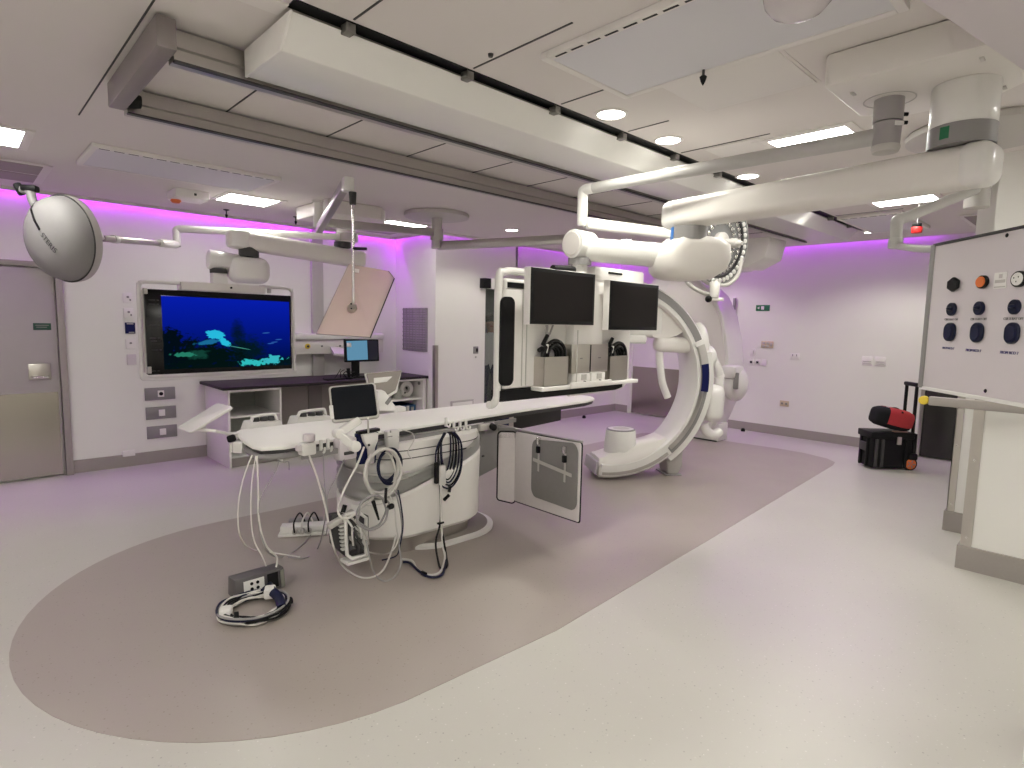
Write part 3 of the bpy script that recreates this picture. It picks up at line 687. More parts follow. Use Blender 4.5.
for px_ in ((1.272, 5.877, 1.731), (1.271, 5.877, 1.696), (1.272, 5.877, 1.514), (1.267, 5.877, 1.401), (1.274, 5.877, 1.375), (1.279, 5.877, 1.296), (1.256, 5.877, 1.112)):
    ui.obox(px_, (.05, .002, .008)); ui.obox((px_[0] + .045, px_[1], px_[2]), (.018, .002, .008))
P('menu_marks', ui, DGREY, hs, smooth=0)
P('bumper_frame', MB().tube([(1.502, 5.900, 1.891), (1.238, 5.900, 1.888), (1.193, 5.900, 1.868), (1.179, 5.900, 1.812), (1.174, 5.900, 1.105), (1.183, 5.900, 1.061), (1.220, 5.900, 1.041), (1.639, 5.900, 1.038), (2.476, 5.900, 1.045), (2.529, 5.900, 1.062), (2.535, 5.900, 1.108), (2.527, 5.900, 1.802), (2.513, 5.900, 1.872), (2.463, 5.900, 1.899), (2.205, 5.900, 1.900)], .017, seg=10, smooth=4), WHITE, tv, 'white tubular bumper frame')
P('side_strip', MB().prism([(1.206, 5.920, 1.814), (1.231, 5.920, 1.815), (1.230, 5.920, 1.092), (1.204, 5.920, 1.094)], (0, .05, 0)), WARM, tv)
P('frame_clamp', MB().obox((1.229, 5.890, 1.121), (.03, .05, .06), bev=.004).obox((1.225, 5.890, 1.806), (.03, .05, .05), bev=.004).obox((2.300, 5.920, 1.871), (.03, .04, .06), bev=.004), LGREY, tv)

# ------------------------------------------------------------------ surgical lamp on the left, seen from behind
def rotf(camdir):
    """camera-style direction (right, up, back) to the room axes"""
    r = ((.724, .058, -.687), (-.69, .09, -.719), (.02, .994, .105))
    return V([sum(r[i][k] * camdir[k] for k in range(3)) for i in range(3)]).normalized()
lampL = (0.646, 5.515, 2.150)
nL = rotf((-.33, -.20, .92))
lt_ = T('surgical_lamp', 'white domed surgical lamp turned away, hanging by the far left door', 'surgical lamp', lampL)
P('dome', MB().lathe(lampL, nL, [(.308, 0), (.30, .05), (.275, .10), (.22, .145), (.13, .172), (.05, .18), (0, .181)], 56), mat('lamp grey', (.27, .26, .26), .6, spec=.3), lt_)
P('rim_ring', MB().lathe(lampL, nL, [(.305, .006), (.317, .002), (.319, -.03), (.313, -.055), (.295, -.06), (.295, -.05), (.305, -.02), (.305, .006)], 56), LGREY, lt_)
P('rim_seam', MB().lathe(lampL, nL, [(.307, .004), (.314, .010), (.320, .002), (.313, -.004), (.307, .004)], 56), DGREY, lt_, 'dark seam round the rim')
P('lamp_glass', MB().lathe(lampL, -nL, [(.298, .05), (.20, .062), (0, .066)], 48), LGREY, lt_)
# dark stripe and lettering across the dome
upL = rotf((-.55, .80, .0)); upL = (upL - upL.dot(nL) * nL).normalized(); sdL = nL.cross(upL)
def onDome(a, s=0.0, lift=.003):
    r = math.hypot(a, s)
    prof = [(0, .181), (.05, .18), (.13, .172), (.225, .145), (.275, .10), (.30, .05), (.308, 0)]
    for (r0, h0), (r1, h1) in zip(prof, prof[1:]):
        if r <= r1: h = h0 + (h1 - h0) * (r - r0) / (r1 - r0); break
    else: h = 0
    return V(lampL) + upL * a + sdL * s + nL * (h + lift)
for (a0, a1, w_) in ((.262, .29, .010), (.03, .25, .011)):
    L_ = []
    for i in range(13):
        a = a0 + (a1 - a0) * i / 12
        L_.append([onDome(a, -w_ - .055), onDome(a, w_ - .055)])
    mb = MB(); vs = [p for l in L_ for p in l]; mb.add(vs, [[2 * i, 2 * i + 1, 2 * i + 3, 2 * i + 2] for i in range(12)])
    P('dark_stripe', mb, BLACK, lt_, smooth=0)
tx = text_mb('STERIS', (0, 0, 0), (1, 0, 0), (0, 1, 0), .055, .0004)
mb = MB(); mb.add([onDome(.0 - p[0], -.035 - p[1], .004 + p[2]) for p in tx.v], tx.f)
P('maker_lettering', mb, DGREY, lt_, smooth=0)
P('handle_yoke', MB().tube([(0.498, 5.619, 2.366), (0.480, 5.645, 2.431), (0.473, 5.660, 2.482), (0.431, 5.702, 2.499)], .030, seg=12), MGREY, lt_)
P('handle_grip', MB().obox((0.418, 5.715, 2.502), (.05, .05, .09), ux=(1, 0, .4), bev=.015).obox((0.474, 5.662, 2.507), (.10, .07, .045), ux=(1, -.6, 0), bev=.012), BLACK, lt_)
P('rim_knob', MB().sphere((0.731, 5.470, 2.396), .018), DGREY, lt_)
P('lamp_fork', MB().tube([(0.771, 5.520, 2.334), (0.820, 5.502, 2.242), (0.859, 5.485, 2.193)], .012, seg=10), WHITE, lt_)
P('fork_joint', MB().cyl((0.841, 5.479, 2.228), (0.865, 5.489, 2.164), .028, bev=.006), WHITE, lt_)
P('spring_arm', MB().obox(V((1.195, 5.877, 2.221)), (.9, .055, .05), ux=V((1.583, 6.235, 2.265)) - V((0.858, 5.483, 2.178)), bev=.012), ALU, lt_)
P('arm_collar', MB().cyl((0.967, 5.632, 2.195), (1.001, 5.670, 2.198), .034, bev=.004).cyl((1.393, 6.053, 2.244), (1.570, 6.248, 2.265), .036, bev=.006), WHITE, lt_)
P('arm_elbow', MB().tube([(1.582, 6.263, 2.253), (1.586, 6.286, 2.348), (1.592, 6.303, 2.401), (1.627, 6.286, 2.418), (1.766, 6.194, 2.417), (2.078, 6.035, 2.420), (2.900, 5.597, 2.426)], .034, seg=14, smooth=3), WHITE, lt_)
P('swivel_collar', MB().cyl((3.0, 5.65, 2.395), (3.0, 5.65, 2.475), .118, bev=.008, seg=36), LGREY, lt_)

# ------------------------------------------------------------------ lead glass shield on its own ceiling post
pg = (3.80, 5.18)
gt = T('lead_glass_shield', 'clear amber tinted lead glass shield hanging by a rod right of the lit screen', 'radiation shield', (pg[0], pg[1], ZC))
P('ceiling_plate', MB().lathe((pg[0], pg[1], ZC), (0, 0, -1), [(0, 0), (.335, 0), (.345, .012), (.34, .038), (.30, .046), (0, .046)], 48), LGREY, gt)
P('post', MB().cyl((pg[0], pg[1], ZC - .04), (pg[0], pg[1], 2.37), .055, seg=32).cyl((pg[0], pg[1], 2.57), (pg[0], pg[1], 2.46), .07, seg=32), LGREY, gt)
P('swing_arm', MB().obox(((3.76 + 2.40) / 2, 5.11, 2.49), (1.37, .06, .075), ux=(1.36, .14, .08), bev=.01), ALU, gt)
P('swing_arm', MB().obox(((3.84 + 4.45) / 2, 4.46, 2.41), (1.58, .07, .09), ux=(.63, -1.42, .02), bev=.012), ALU, gt)
P('arm_joint', MB().cyl((2.40, 5.03, 2.40), (2.40, 5.03, 2.62), .042, bev=.006).cyl((2.40, 5.03, 2.62), (2.40, 5.03, 2.635), .048), WHITE, gt)
P('spring_arm', MB().obox((2.245, 4.47, 2.475), (1.16, .06, .07), ux=(-.31, -1.1, .19), bev=.012), ALU, gt)
P('arm_head', MB().obox((2.085, 3.90, 2.545), (.09, .075, .10), ux=(-.31, -1.1, 0), bev=.012), WHITE, gt)
rx, ry = 2.10, 3.86
P('rod_socket', MB().cyl((rx, ry, 2.49), (rx, ry, 2.405), .027, .022), DGREY, gt)
P('rod', MB().tube([(rx, ry, 2.42), (rx, ry, 1.72), (rx, ry, 1.69), (rx + .015, ry - .01, 1.665)], .010, seg=10, smooth=0), CHROME, gt)
P('rod_hook', MB().obox((rx + .035, ry - .034, 2.10), (.10, .02, .02), ux=(.724, -.69, 0), bev=.004), BLACK, gt)
gl = [V(p) for p in ((2.150, 4.014, 2.005), (2.410, 3.899, 1.968), (2.445, 3.872, 1.917), (2.179, 3.769, 1.475), (1.856, 3.942, 1.495))]
gn = (gl[1] - gl[0]).cross(gl[3] - gl[0]).normalized() * .016
P('glass_pane', MB().prism(gl, gn), SHADEG, gt, 'amber tinted clear pane', smooth=0)
ge = MB()
ge.tube([gl[1] + gn * .5, gl[2] + gn * .5, gl[3] + gn * .5], .008, seg=8, smooth=0)
P('pane_edge', ge, BLACK, gt); P('pane_edge', MB().tube([gl[0] + gn * .5, gl[4] + gn * .5], .004, seg=8, smooth=0).tube([gl[3] + gn * .5, gl[4] + gn * .5], .004, seg=8, smooth=0), MGREY, gt)
hp_ = V((2.087, 3.859, 1.680)); nn = gn.normalized()
P('pivot_knob', MB().lathe(hp_ - nn * .03, nn, [(0, 0), (.028, 0), (.032, .01), (.032, .05), (.022, .06), (0, .06)], 20), STEEL, gt)
for a in range(3):
    th = a * 2.1
    P('pivot_screw', MB().sphere(hp_ - nn * .03 + V((math.cos(th) * .02, 0, math.sin(th) * .02)), .007, seg=10), BLACK, gt)
P('warning_sticker', MB().obox(V((2.174, 3.956, 1.956)), (.045, .004, .03), ux=gl[1] - gl[0], uz=gl[0] - gl[4], bev=.001), PAPER, gt)

# ------------------------------------------------------------------ display boom with two monitors, on the right-hand canopy
bm_ = T('monitor_boom', 'white ceiling boom carrying two dark monitors and steel bins over the table', 'monitor boom', (3.05, .545, 2.6))
P('column', MB().cyl((3.05, .545, 2.60), (3.05, .545, 2.43), .116, bev=.006, seg=48), WHITE, bm_)
rg = P('swivel_ring', MB().cyl((3.05, .545, 2.43), (3.05, .545, 2.35), .118, seg=48), MGREY, bm_, 'dark grey ring under the white column')
P('green_mark', MB().obox((2.941, .583, 2.395), (.006, .036, .05), ux=(1, -.30, 0), bev=.0028), GREENL, rg)
P('boom_beam', MB().obox((3.145, 1.22, 2.27), (1.60, .175, .165), ux=(.20, 1.36, .005), bev=.05, seg=5), WARM, bm_)
P('beam_end', MB().obox((3.03, .475, 2.268), (.13, .18, .17), ux=(.20, 1.36, 0), bev=.05, seg=5), WHITE, bm_)
P('beam_end', MB().obox((3.255, 1.97, 2.27), (.15, .18, .17), ux=(.20, 1.36, 0), bev=.055, seg=5), WHITE, bm_)
rg = P('swivel_ring', MB().cyl((3.25, 1.88, 2.19), (3.25, 1.88, 2.11), .105, seg=40), MGREY, bm_)
P('blue_mark', MB().obox((3.166, 1.945, 2.15), (.006, .04, .075), ux=(1, -.78, 0), bev=.002), BLUEL, rg)
sh = []
sx = V((.82, -.57, 0)); sy = V((.57, .82, 0))
def shl(d, k, zoff=0):
    o2 = V((3.325, 1.905, 2.012)) + sy * d
    out = [(-.23, -.085), (-.235, -.01), (-.205, .06), (-.13, .125), (0, .135), (.14, .125), (.205, .085), (.215, .0), (.19, -.07), (.10, -.125), (-.02, -.135), (-.14, -.13), (-.20, -.115)]
    return [o2 + sx * (u * k) + V((0, 0, w_ * k)) for u, w_ in out]
P('shoulder_block', MB().loft([shl(-.17, .55), shl(-.165, .75), shl(-.14, .90), shl(-.08, 1.0), shl(.08, 1.0), shl(.14, .92), shl(.165, .75)]), WARM, bm_, smooth=50)
P('reach_arm', MB().cyl((3.22, 1.99, 2.025), (2.99, 2.44, 2.075), .075, .075, seg=32), WHITE, bm_)
P('elbow', MB().cyl((2.87, 2.48, 2.105), (3.04, 2.475, 2.105), .09, .09, bev=.012, seg=36), WHITE, bm_)
P('elbow_cap', MB().lathe((2.871, 2.48, 2.105), (-1, 0, 0), [(.078, 0), (.07, .008), (0, .011)], 36), WARM, bm_)
P('swivel_ring', MB().cyl((2.955, 2.48, 2.02), (2.955, 2.48, 1.975), .075, seg=36), MGREY, bm_)
P('neck', MB().cyl((2.955, 2.48, 1.975), (2.955, 2.48, 1.90), .05, seg=32), WHITE, bm_)
P('top_bracket', MB().box((3.04, 2.42, 1.885), (3.60, 2.60, 1.975), .012).box((2.80, 2.42, 1.86), (3.05, 2.60, 1.905), .008), WHITEM, bm_)
P('bracket_slot', MB().box((3.18, 2.414, 1.935), (3.33, 2.43, 1.948)), BLACK, bm_)
P('display_housing', MB().box((2.325, 2.50, 1.205), (3.585, 2.60, 1.855), .02, 4), WHITEM, bm_)
fr_ = [(x, y) for x, y in rrect(.11, .52, .04)]
P('housing_recess', MB().prism([(2.345 + a, 2.4965, 1.488 + c) for a, c in fr_], (0, .012, 0)), BLACK, bm_, 'black rounded recess')
P('lower_strip', MB().prism([(2.30, 2.50, 1.135), (3.42, 2.50, 1.135), (3.50, 2.50, 1.15), (3.50, 2.50, 1.20), (2.30, 2.50, 1.20)], (0, .08, 0)), BLACK, bm_, 'black strip along the lower edge')
P('upper_strip', MB().box((2.34, 2.495, 1.80), (2.62, 2.51, 1.832)), BLACK, bm_)
P('bumper_frame', MB().tube([(2.60, 2.53, 1.895), (2.42, 2.53, 1.90), (2.34, 2.53, 1.89), (2.298, 2.53, 1.84), (2.298, 2.53, 1.40), (2.300, 2.53, 1.22), (2.296, 2.53, 1.155), (2.27, 2.53, 1.122), (2.235, 2.53, 1.12)], .023, seg=12, smooth=4), WHITE, bm_, 'white tubular bumper frame')
P('bumper_frame', MB().tube([(2.95, 2.54, 1.132), (3.45, 2.54, 1.138), (3.55, 2.54, 1.155), (3.60, 2.54, 1.20), (3.60, 2.54, 1.26)], .016, seg=10, smooth=4), WHITE, bm_)
P('mount_pillar', MB().box((2.86, 2.43, 1.40), (3.16, 2.50, 1.90), .008), WHITEM, bm_)
P('pillar_seam', MB().box((2.50, 2.494, 1.22), (2.504, 2.50, 1.80)).box((2.465, 2.494, 1.22), (2.469, 2.50, 1.80)).box((2.86, 2.396, 1.22), (2.864, 2.402, 1.56)), LGREY, bm_)
P('ledge', MB().box((2.55, 2.40, 1.188), (3.55, 2.50, 1.214), .004).box((2.80, 2.385, 1.192), (3.22, 2.402, 1.23), .004), WHITEM, bm_)
def monitor(x0, x1, z0, z1, y, tw, lab):
    ux = V((1, tw, 0)).normalized(); c = V(((x0 + x1) / 2, y, (z0 + z1) / 2)); w_ = (x1 - x0); n = V((ux.y, -ux.x, 0))
    t = P('monitor', MB().obox(c, (w_, .05, z1 - z0), ux=ux, bev=.004), WHITEM, bm_, lab)
    P('bezel', MB().obox(c + n * .026, (w_ - .006, .006, z1 - z0 - .006), ux=ux, bev=.002), BLACK, t)
    P('screen', MB().obox(c + n * .0295, (w_ - .05, .002, z1 - z0 - .05), ux=ux), SCREENOFF, t)
    P('monitor_mount', MB().obox(c - n * .055, (.12, .07, .12), ux=ux, bev=.004), LGREY, t)
monitor(2.37, 2.96, 1.590, 1.915, 2.375, .015, 'dark flat monitor nearer the elbow joint')
monitor(3.10, 3.69, 1.562, 1.887, 2.375, .02, 'dark flat monitor on the c-arm side')
P('cable_grip', MB().tube([(2.80, 2.40, 1.93), (2.70, 2.38, 1.925), (2.58, 2.37, 1.92)], .022, seg=10), BLACK, bm_)
def binn(name, x0, x1, z0, z1, y0, lab):
    t = MB().box((x0, y0, z0), (x1, y0 + .004, z1)).box((x0, y0, z0), (x0 + .004, 2.50, z1)).box((x1 - .004, y0, z0), (x1, 2.50, z1)).box((x0, y0, z0), (x1, 2.50, z0 + .004)).box((x0, 2.494, z0), (x1, 2.498, z1))
    return P(name, t, STEEL, bm_, lab)
binn('steel_bin', 2.575, 2.80, 1.215, 1.395, 2.415, 'open steel bin nearer the elbow side')
binn('steel_bin', 3.24, 3.445, 1.215, 1.385, 2.425, 'open steel bin on the c-arm side')
cb = P('steel_cabinet', MB().box((2.83, 2.415, 1.285), (3.205, 2.495, 1.468), .003), STEEL, bm_, 'closed steel cabinet with two doors')
P('door_gap', MB().box((3.012, 2.412, 1.29), (3.019, 2.42, 1.465)), BLACK, cb)
P('maker_plate', MB().box((2.91, 2.413, 1.375), (2.935, 2.417, 1.382)).box((3.10, 2.413, 1.375), (3.125, 2.417, 1.382)), MGREY, cb)
for x in (2.86, 3.02):
    so = P('socket_block', MB().box((x, 2.40, 1.215), (x + .14, 2.49, 1.282), .003), WHITEM, bm_)
    P('socket_face', MB().box((x + .05, 2.396, 1.24), (x + .10, 2.402, 1.276)), LGREY, so)
    P('socket_pin', MB().cyl((x + .08, 2.40, 1.228), (x + .08, 2.388, 1.228), .007), BLACK, so)
P('hanging_tassel', MB().tube([(2.63, 2.46, 1.60), (2.64, 2.46, 1.56), (2.66, 2.46, 1.53), (2.68, 2.46, 1.56), (2.70, 2.46, 1.60)], .006, seg=8).tube([(2.64, 2.46, 1.60), (2.64, 2.46, 1.52)], .009, seg=8), CABLEG, bm_)
def coil(label, cx, cz, y, r, flip):
    t = T('cable_coil', label, 'cable coil', (cx, y, cz - .05), 'black cable coils in the steel bins')
    for k in range(6):
        rr = r - k * .009; yy = y + (k % 3 - 1) * .018
        P('cable_turn', MB().tube([(cx + rr * math.cos(a / 14 * math.pi * 2), yy, cz + rr * math.sin(a / 14 * math.pi * 2)) for a in range(14)], .011, seg=8, smooth=3, closed=True), GLOSSB, t)
    P('plug', MB().cyl((cx - flip * r * 1.0, y, cz + r * .7), (cx - flip * r * .55, y, cz + r * 1.35), .013, bev=.003), BLACK, t)
    P('plug', MB().cyl((cx - flip * r * 1.35, y, cz + r * .35), (cx - flip * r * 1.0, y, cz + r * .5), .014, bev=.003), BLACK, t)
    P('white_plug', MB().cyl((cx - flip * r * .9, y - .02, cz + .02), (cx - flip * r * .75, y - .02, cz + r * .75), .009), WHITEM, t)
coil('coiled black cable in the steel bin nearer the elbow', 2.695, 1.40, 2.455, .095, 1)
coil('coiled black cable in the steel bin on the c-arm side', 3.36, 1.385, 2.462, .09, 1)

# ------------------------------------------------------------------ surgical lamp on the right
LAMPG = mat('grey lamp arm', (.46, .45, .44), .38)
lr = T('surgical_lamp', 'round surgical lamp with lit-glass rosette edge-on beside the white shoulder block', 'surgical lamp', (3.02, .81, 2.6))
P('column', MB().cyl((3.02, .81, 2.60), (3.02, .81, 2.505), .058, seg=36).cyl((3.02, .81, 2.50), (3.02, .81, 2.395), .056, .053, seg=36), mat('grey lamp column', (.33, .31, .315), .4), lr)
P('column_cap', MB().lathe((3.02, .81, 2.395), (0, 0, -1), [(.055, -.01), (.057, .0), (.05, .018), (0, .022)], 36), LGREY, lr)
P('column_knob', MB().cyl((3.06, .77, 2.54), (3.078, .75, 2.54), .008).cyl((3.06, .77, 2.505), (3.078, .75, 2.505), .008), BLACK, lr)
P('column_label', MB().obox((2.995, .758, 2.485), (.04, .003, .018), ux=(1, -.8, 0)), PAPER, lr)
P('swing_arm', MB().cyl((3.02, .85, 2.452), (2.972, 2.46, 2.452), .036, .032, seg=24), LAMPG, lr)
P('arm_elbow', MB().tube([(2.975, 2.40, 2.452), (2.972, 2.47, 2.448), (2.971, 2.485, 2.42), (2.971, 2.485, 2.25)], .034, seg=16, smooth=4), WHITE, lr)
P('elbow_foot', MB().cyl((2.971, 2.485, 2.25), (2.971, 2.485, 2.225), .036, .03), WHITE, lr)
lc = V((3.974, 2.059, 2.190))
P('spring_arm', MB().obox((V((2.98, 2.47, 2.245)) + V((3.781, 2.179, 2.224))) / 2, ((V((3.781, 2.179, 2.224)) - V((2.98, 2.47, 2.245))).length, .07, .07), ux=V((3.781, 2.179, 2.224)) - V((2.98, 2.47, 2.245)), bev=.02), WHITE, lr)
nR = rotf((.55, -.20, .81))
P('lamp_shell', MB().lathe(lc, nR, [(0, -.10), (.10, -.095), (.22, -.07), (.285, -.035), (.305, -.005), (.305, .02), (.29, .028)], 48), LGREY, lr)
P('lamp_face', MB().lathe(lc, nR, [(.292, .026), (.20, .010), (.10, .002), (0, 0)], 48), mat('lamp face glass', (.22, .22, .22), .2), lr)
uR = nR.orthogonal().normalized(); wR = nR.cross(uR)
for ring, rr_, n_l, m_ in ((0, .262, 40, WHITE), (1, .205, 32, CHROME), (2, .15, 22, CHROME)):
    for k in range(n_l):
        a = 2 * math.pi * k / n_l; c = lc + (uR * math.cos(a) + wR * math.sin(a)) * rr_ + nR * (.022 - ring * .006)
        P('led_lens', MB().lathe(c, nR, [(.017, -.004), (.017, .006), (.008, .011), (0, .012)], 8), m_, lr)
P('inner_ring', MB().lathe(lc, nR, [(.235, .012), (.24, .028), (.228, .028), (.228, .01)], 48), DGREY, lr)
P('centre_hub', MB().lathe(lc, nR, [(.075, 0), (.075, .03), (.055, .045), (.03, .05), (.03, .10), (.034, .105), (.03, .15), (.018, .155), (.014, .19), (0, .192)], 28), LGREY, lr)
P('hub_screw', MB().sphere(lc + nR * .034 + uR * .06, .010, seg=10), BLACK, lr)
P('rim_handle', MB().tube([(3.987, 1.891, 2.076), (3.960, 1.899, 1.958), (3.901, 1.945, 1.888), (3.837, 2.009, 1.900)], .012, seg=8), LGREY, lr)
P('grip', MB().cyl((3.842, 2.005, 1.907), (3.833, 1.997, 1.797), .036, .030, bev=.005), WHITEM, lr)
P('grip_foot', MB().obox((3.840, 1.989, 1.787), (.10, .04, .022), ux=(.72, -.69, 0), bev=.006), WHITEM, lr)
P('lens_tip', MB().sphere((3.784, 2.015, 1.788), .024, seg=14), BLACK, lr)
P('lower_loop', MB().tube([(3.734, 2.182, 1.934), (3.771, 2.137, 1.873), (3.830, 2.076, 1.832), (3.856, 2.022, 1.826)], .014, seg=8), LGREY, lr)
P('shell_lettering', MB().obox((3.731, 2.024, 1.975), (.07, .004, .018), ux=(.72, -.4, -.45)), MGREY, lr)

# ------------------------------------------------------------------ hung display panel with push buttons, at the right edge
dpT = V((2.745, .545, 1.924)); ud = V((-.743, -.669, 0)); nd = V((-.669, .743, 0))
def dp(s, z, off=.0): return V((2.745, .545, 0)) + ud * s + nd * off + V((0, 0, z))
dpn = T('button_panel', 'large lilac white panel with blue push buttons hanging at the right edge', 'control panel', dp(.4, 1.35))
P('panel_sheet', MB().bprism([dp(0, 1.383), dp(.95, 1.383), dp(.95, 1.924), dp(0, 1.924)], -nd * .05, .006), PINKW, dpn)
P('edge_trim', MB().bprism([dp(-.012, 1.378, .004), dp(.014, 1.378, .004), dp(.014, 1.928, .004), dp(-.012, 1.928, .004)], -nd * .06, .003), MGREY, dpn, 'grey edge strip')
P('edge_trim', MB().bprism([dp(0, 1.922, .003), dp(.95, 1.922, .003), dp(.95, 1.932, .003), dp(0, 1.932, .003)], -nd * .058, .002), DGREY, dpn)
P('edge_trim', MB().bprism([dp(0, 1.372, .003), dp(.95, 1.372, .003), dp(.95, 1.385, .003), dp(0, 1.385, .003)], -nd * .058, .002), WHITE, dpn)
def ray_s(px, py, pxw, pyw): pass
def disc(name, s, z, rx, rz, m_, lab=None, n=28, depth=.012, par=None, lift=0.0):
    c = dp(s, z, lift); pts = [c + ud * (rx * math.cos(2 * math.pi * k / n)) + V((0, 0, rz * math.sin(2 * math.pi * k / n))) for k in range(n)]
    return P(name, MB().bprism(pts, nd * depth, .002, 1), m_, par or dpn, lab)
hexp = [dp(.145, 1.769) + ud * (.033 * math.cos(a * math.pi / 3 + .52)) + V((0, 0, .027 * math.sin(a * math.pi / 3 + .52))) for a in range(6)]
P('hexagon_knob', MB().bprism(hexp, nd * .012, .003, 1), BLACK, dpn, 'black hexagonal knob')
ok = disc('amber_button', .291, 1.768, .026, .022, BLACK, 'amber round button with dark rim')
disc('amber_lens', .291, 1.768, .021, .018, ORANGE, None, depth=.016, par=ok)
P('notice', MB().prism([dp(.336, 1.742), dp(.391, 1.742), dp(.391, 1.794), dp(.336, 1.794)], nd * .0012), PAPER, dpn, 'small white printed notice')
P('notice_print', MB().prism([dp(.342, 1.76, .001), dp(.386, 1.76, .001), dp(.386, 1.77, .001), dp(.342, 1.77, .001)], nd * .0008).prism([dp(.358, 1.775, .001), dp(.372, 1.775, .001), dp(.372, 1.788, .001), dp(.358, 1.788, .001)], nd * .0008).prism([dp(.34, 1.745, .001), dp(.388, 1.745, .001), dp(.388, 1.749, .001), dp(.34, 1.749, .001)], nd * .0008), LGREY, dpn)
ck = disc('white_socket', .450, 1.766, .030, .025, BLACK, 'white round socket with dark rim')
disc('socket_face', .450, 1.766, .023, .020, PAPER, None, depth=.015, par=ck)
for ds, dz in ((-.01, .004), (.008, .006), (.0, -.008)): disc('socket_hole', .450 + ds, 1.766 + dz, .003, .003, BLACK, None, 10, .0165, ck)
for s in (.148, .288, .443):
    b_ = disc('blue_button', s, 1.680, .0225, .0235, NAVY, 'deep blue round push button')
    P('button_dome', MB().sphere(dp(s, 1.682, .012), .012, sc=(1, 1, .5)), NAVY, b_)  # small raised dome in the button's own navy
    k_ = .030
    pts = [dp(s, 1.598) + ud * a + V((0, 0, c)) for a, c in rrect(.060, .068, .026)]
    b_ = P('blue_key', MB().bprism(pts, nd * .010, .003, 1), NAVY, dpn, 'deep blue oblong push button')
    P('key_ring', MB().bprism([dp(s, 1.598, .008) + ud * a + V((0, 0, c)) for a, c in rrect(.034, .044, .016)], nd * .004, .001, 1), CABLEB, b_)
P('button_lettering', text_mb('CSR X-RAY OFF', dp(.107, 1.640, .001), ud, (0, 0, 1), .0105), INKG, dpn, smooth=0)
P('button_lettering', text_mb('CSR X-RAY OFF', dp(.245, 1.640, .001), ud, (0, 0, 1), .0110), INKG, dpn, smooth=0)
P('button_lettering', text_mb('CSR X-RAY OFF', dp(.396, 1.640, .001), ud, (0, 0, 1), .0115), INKG, dpn, smooth=0)
P('key_lettering', text_mb('FROM RCO 7', dp(.110, 1.535, .001), ud, (0, 0, 1), .0112), INK, dpn, smooth=0)
P('key_lettering', text_mb('FROM RCO 7', dp(.236, 1.532, .001), ud, (0, 0, 1), .0128), INK, dpn, smooth=0)
P('key_lettering', text_mb('FROM RCO 7', dp(.396, 1.532, .001), ud, (0, 0, 1), .0130), INK, dpn, smooth=0)
for s, z in ((.374, 1.910), (.351, 1.405)): disc('panel_screw', s, z, .007, .007, BLACK, None, 12, .004)
P('mount_plate', MB().lathe((4.25, .66, ZC), (0, 0, -1), [(0, 0), (.36, 0), (.37, .012), (.365, .04), (.33, .05), (0, .05)], 48), LGREY, dpn)
P('mount_post', MB().cyl((4.25, .66, ZC - .04), (4.25, .66, 2.30), .06, seg=28), LGREY, dpn)
e1 = V((3.091, 0.759, 2.087)); e0 = V((4.22, .66, 2.40))
P('swing_arm', MB().cyl(e0, e1, .028, .024, seg=20), LAMPG, dpn)
e2 = V((3.057, 0.749, 1.986))
P('arm_elbow', MB().tube([e1 + (e0 - e1) * .04, e1, e1 + (e2 - e1) * .3, e2], .025, seg=16, smooth=4).cyl(e2 + V((0, 0, .02)), e2 - V((0, 0, .025)), .029, bev=.006), LAMPG, dpn)
P('link_arm', MB().tube([e2 - V((0, 0, .012)), (2.992, 0.696, 1.957), (2.894, 0.620, 1.934), (2.813, 0.556, 1.919), dp(.02, 1.90, -.03)], .015, seg=12, smooth=4), LAMPG, dpn)
hr = T('handrail', 'grey wall handrail with yellow end cap beneath the hung button panel', 'handrail', (4.80, .2, 1.0))
hz = (4.800, 0.908, 1.127)
P('rail', MB().box((4.785, -.9, hz[2] - .03), (4.825, hz[1] - .01, hz[2] + .03), .008), SKIRT, hr)
P('end_cap', MB().cyl((4.785, hz[1] + .018, hz[2]), (4.825, hz[1] + .018, hz[2]), .03, bev=.006), YELLOW, hr, 'yellow end cap')
P('rail_bracket', MB().box((4.825, .35, hz[2] - .03), (4.88, .40, hz[2] + .03), .004).box((4.825, -.4, hz[2] - .03), (4.88, -.35, hz[2] + .03), .004), MGREY, hr)
sof = [(1.35, .60), (1.966, .479), (2.66, .345), (2.79, .32), (2.79, -.55), (1.19, -.22)]
O('overhead_bulkhead', MB().bprism([(x, y, 2.50) for x, y in sof], (0, 0, .229), .006), PINKW, 'pale lilac overhead box filling the top right corner of the picture', 'bulkhead')

# ------------------------------------------------------------------ examination table
def stad(x0, x1, y0, y1, zf, n=12, r=None):
    """stadium outline long in x; zf(x,y) gives the height"""
    r = r or (y1 - y0) / 2; out = []
    for cx, cy, a0 in ((x1 - r, y1 - r, 0), (x0 + r, y1 - r, 90), (x0 + r, y0 + r, 180), (x1 - r, y0 + r, 270)):
        for i in range(n + 1):
            a = math.radians(a0 + 90 * i / n); x = cx + r * math.cos(a); y = cy + r * math.sin(a); out.append(V((x, y, zf(x, y))))
    return out
tb = T('examination_table', 'long white examination table on a white oval pedestal with grey bellows', 'examination table', (2.4, 3.6, 0))
top = [(1.246, 3.65), (1.232, 3.478), (1.251, 3.393), (1.373, 3.349), (1.465, 3.367), (2.2, 3.425), (3.30, 3.525), (3.45, 3.55), (4.47, 3.60), (4.66, 3.66), (4.76, 3.76), (4.79, 3.86), (4.74, 3.94), (4.62, 3.965), (3.64, 4.075), (2.9, 4.07), (1.45, 4.04), (1.35, 4.03), (1.31, 3.98), (1.27, 3.80)]
P('tabletop', MB().bprism([(x, y, .83) for x, y in top], (0, 0, .022), .006), OFFW, tb, 'long off-white tabletop')
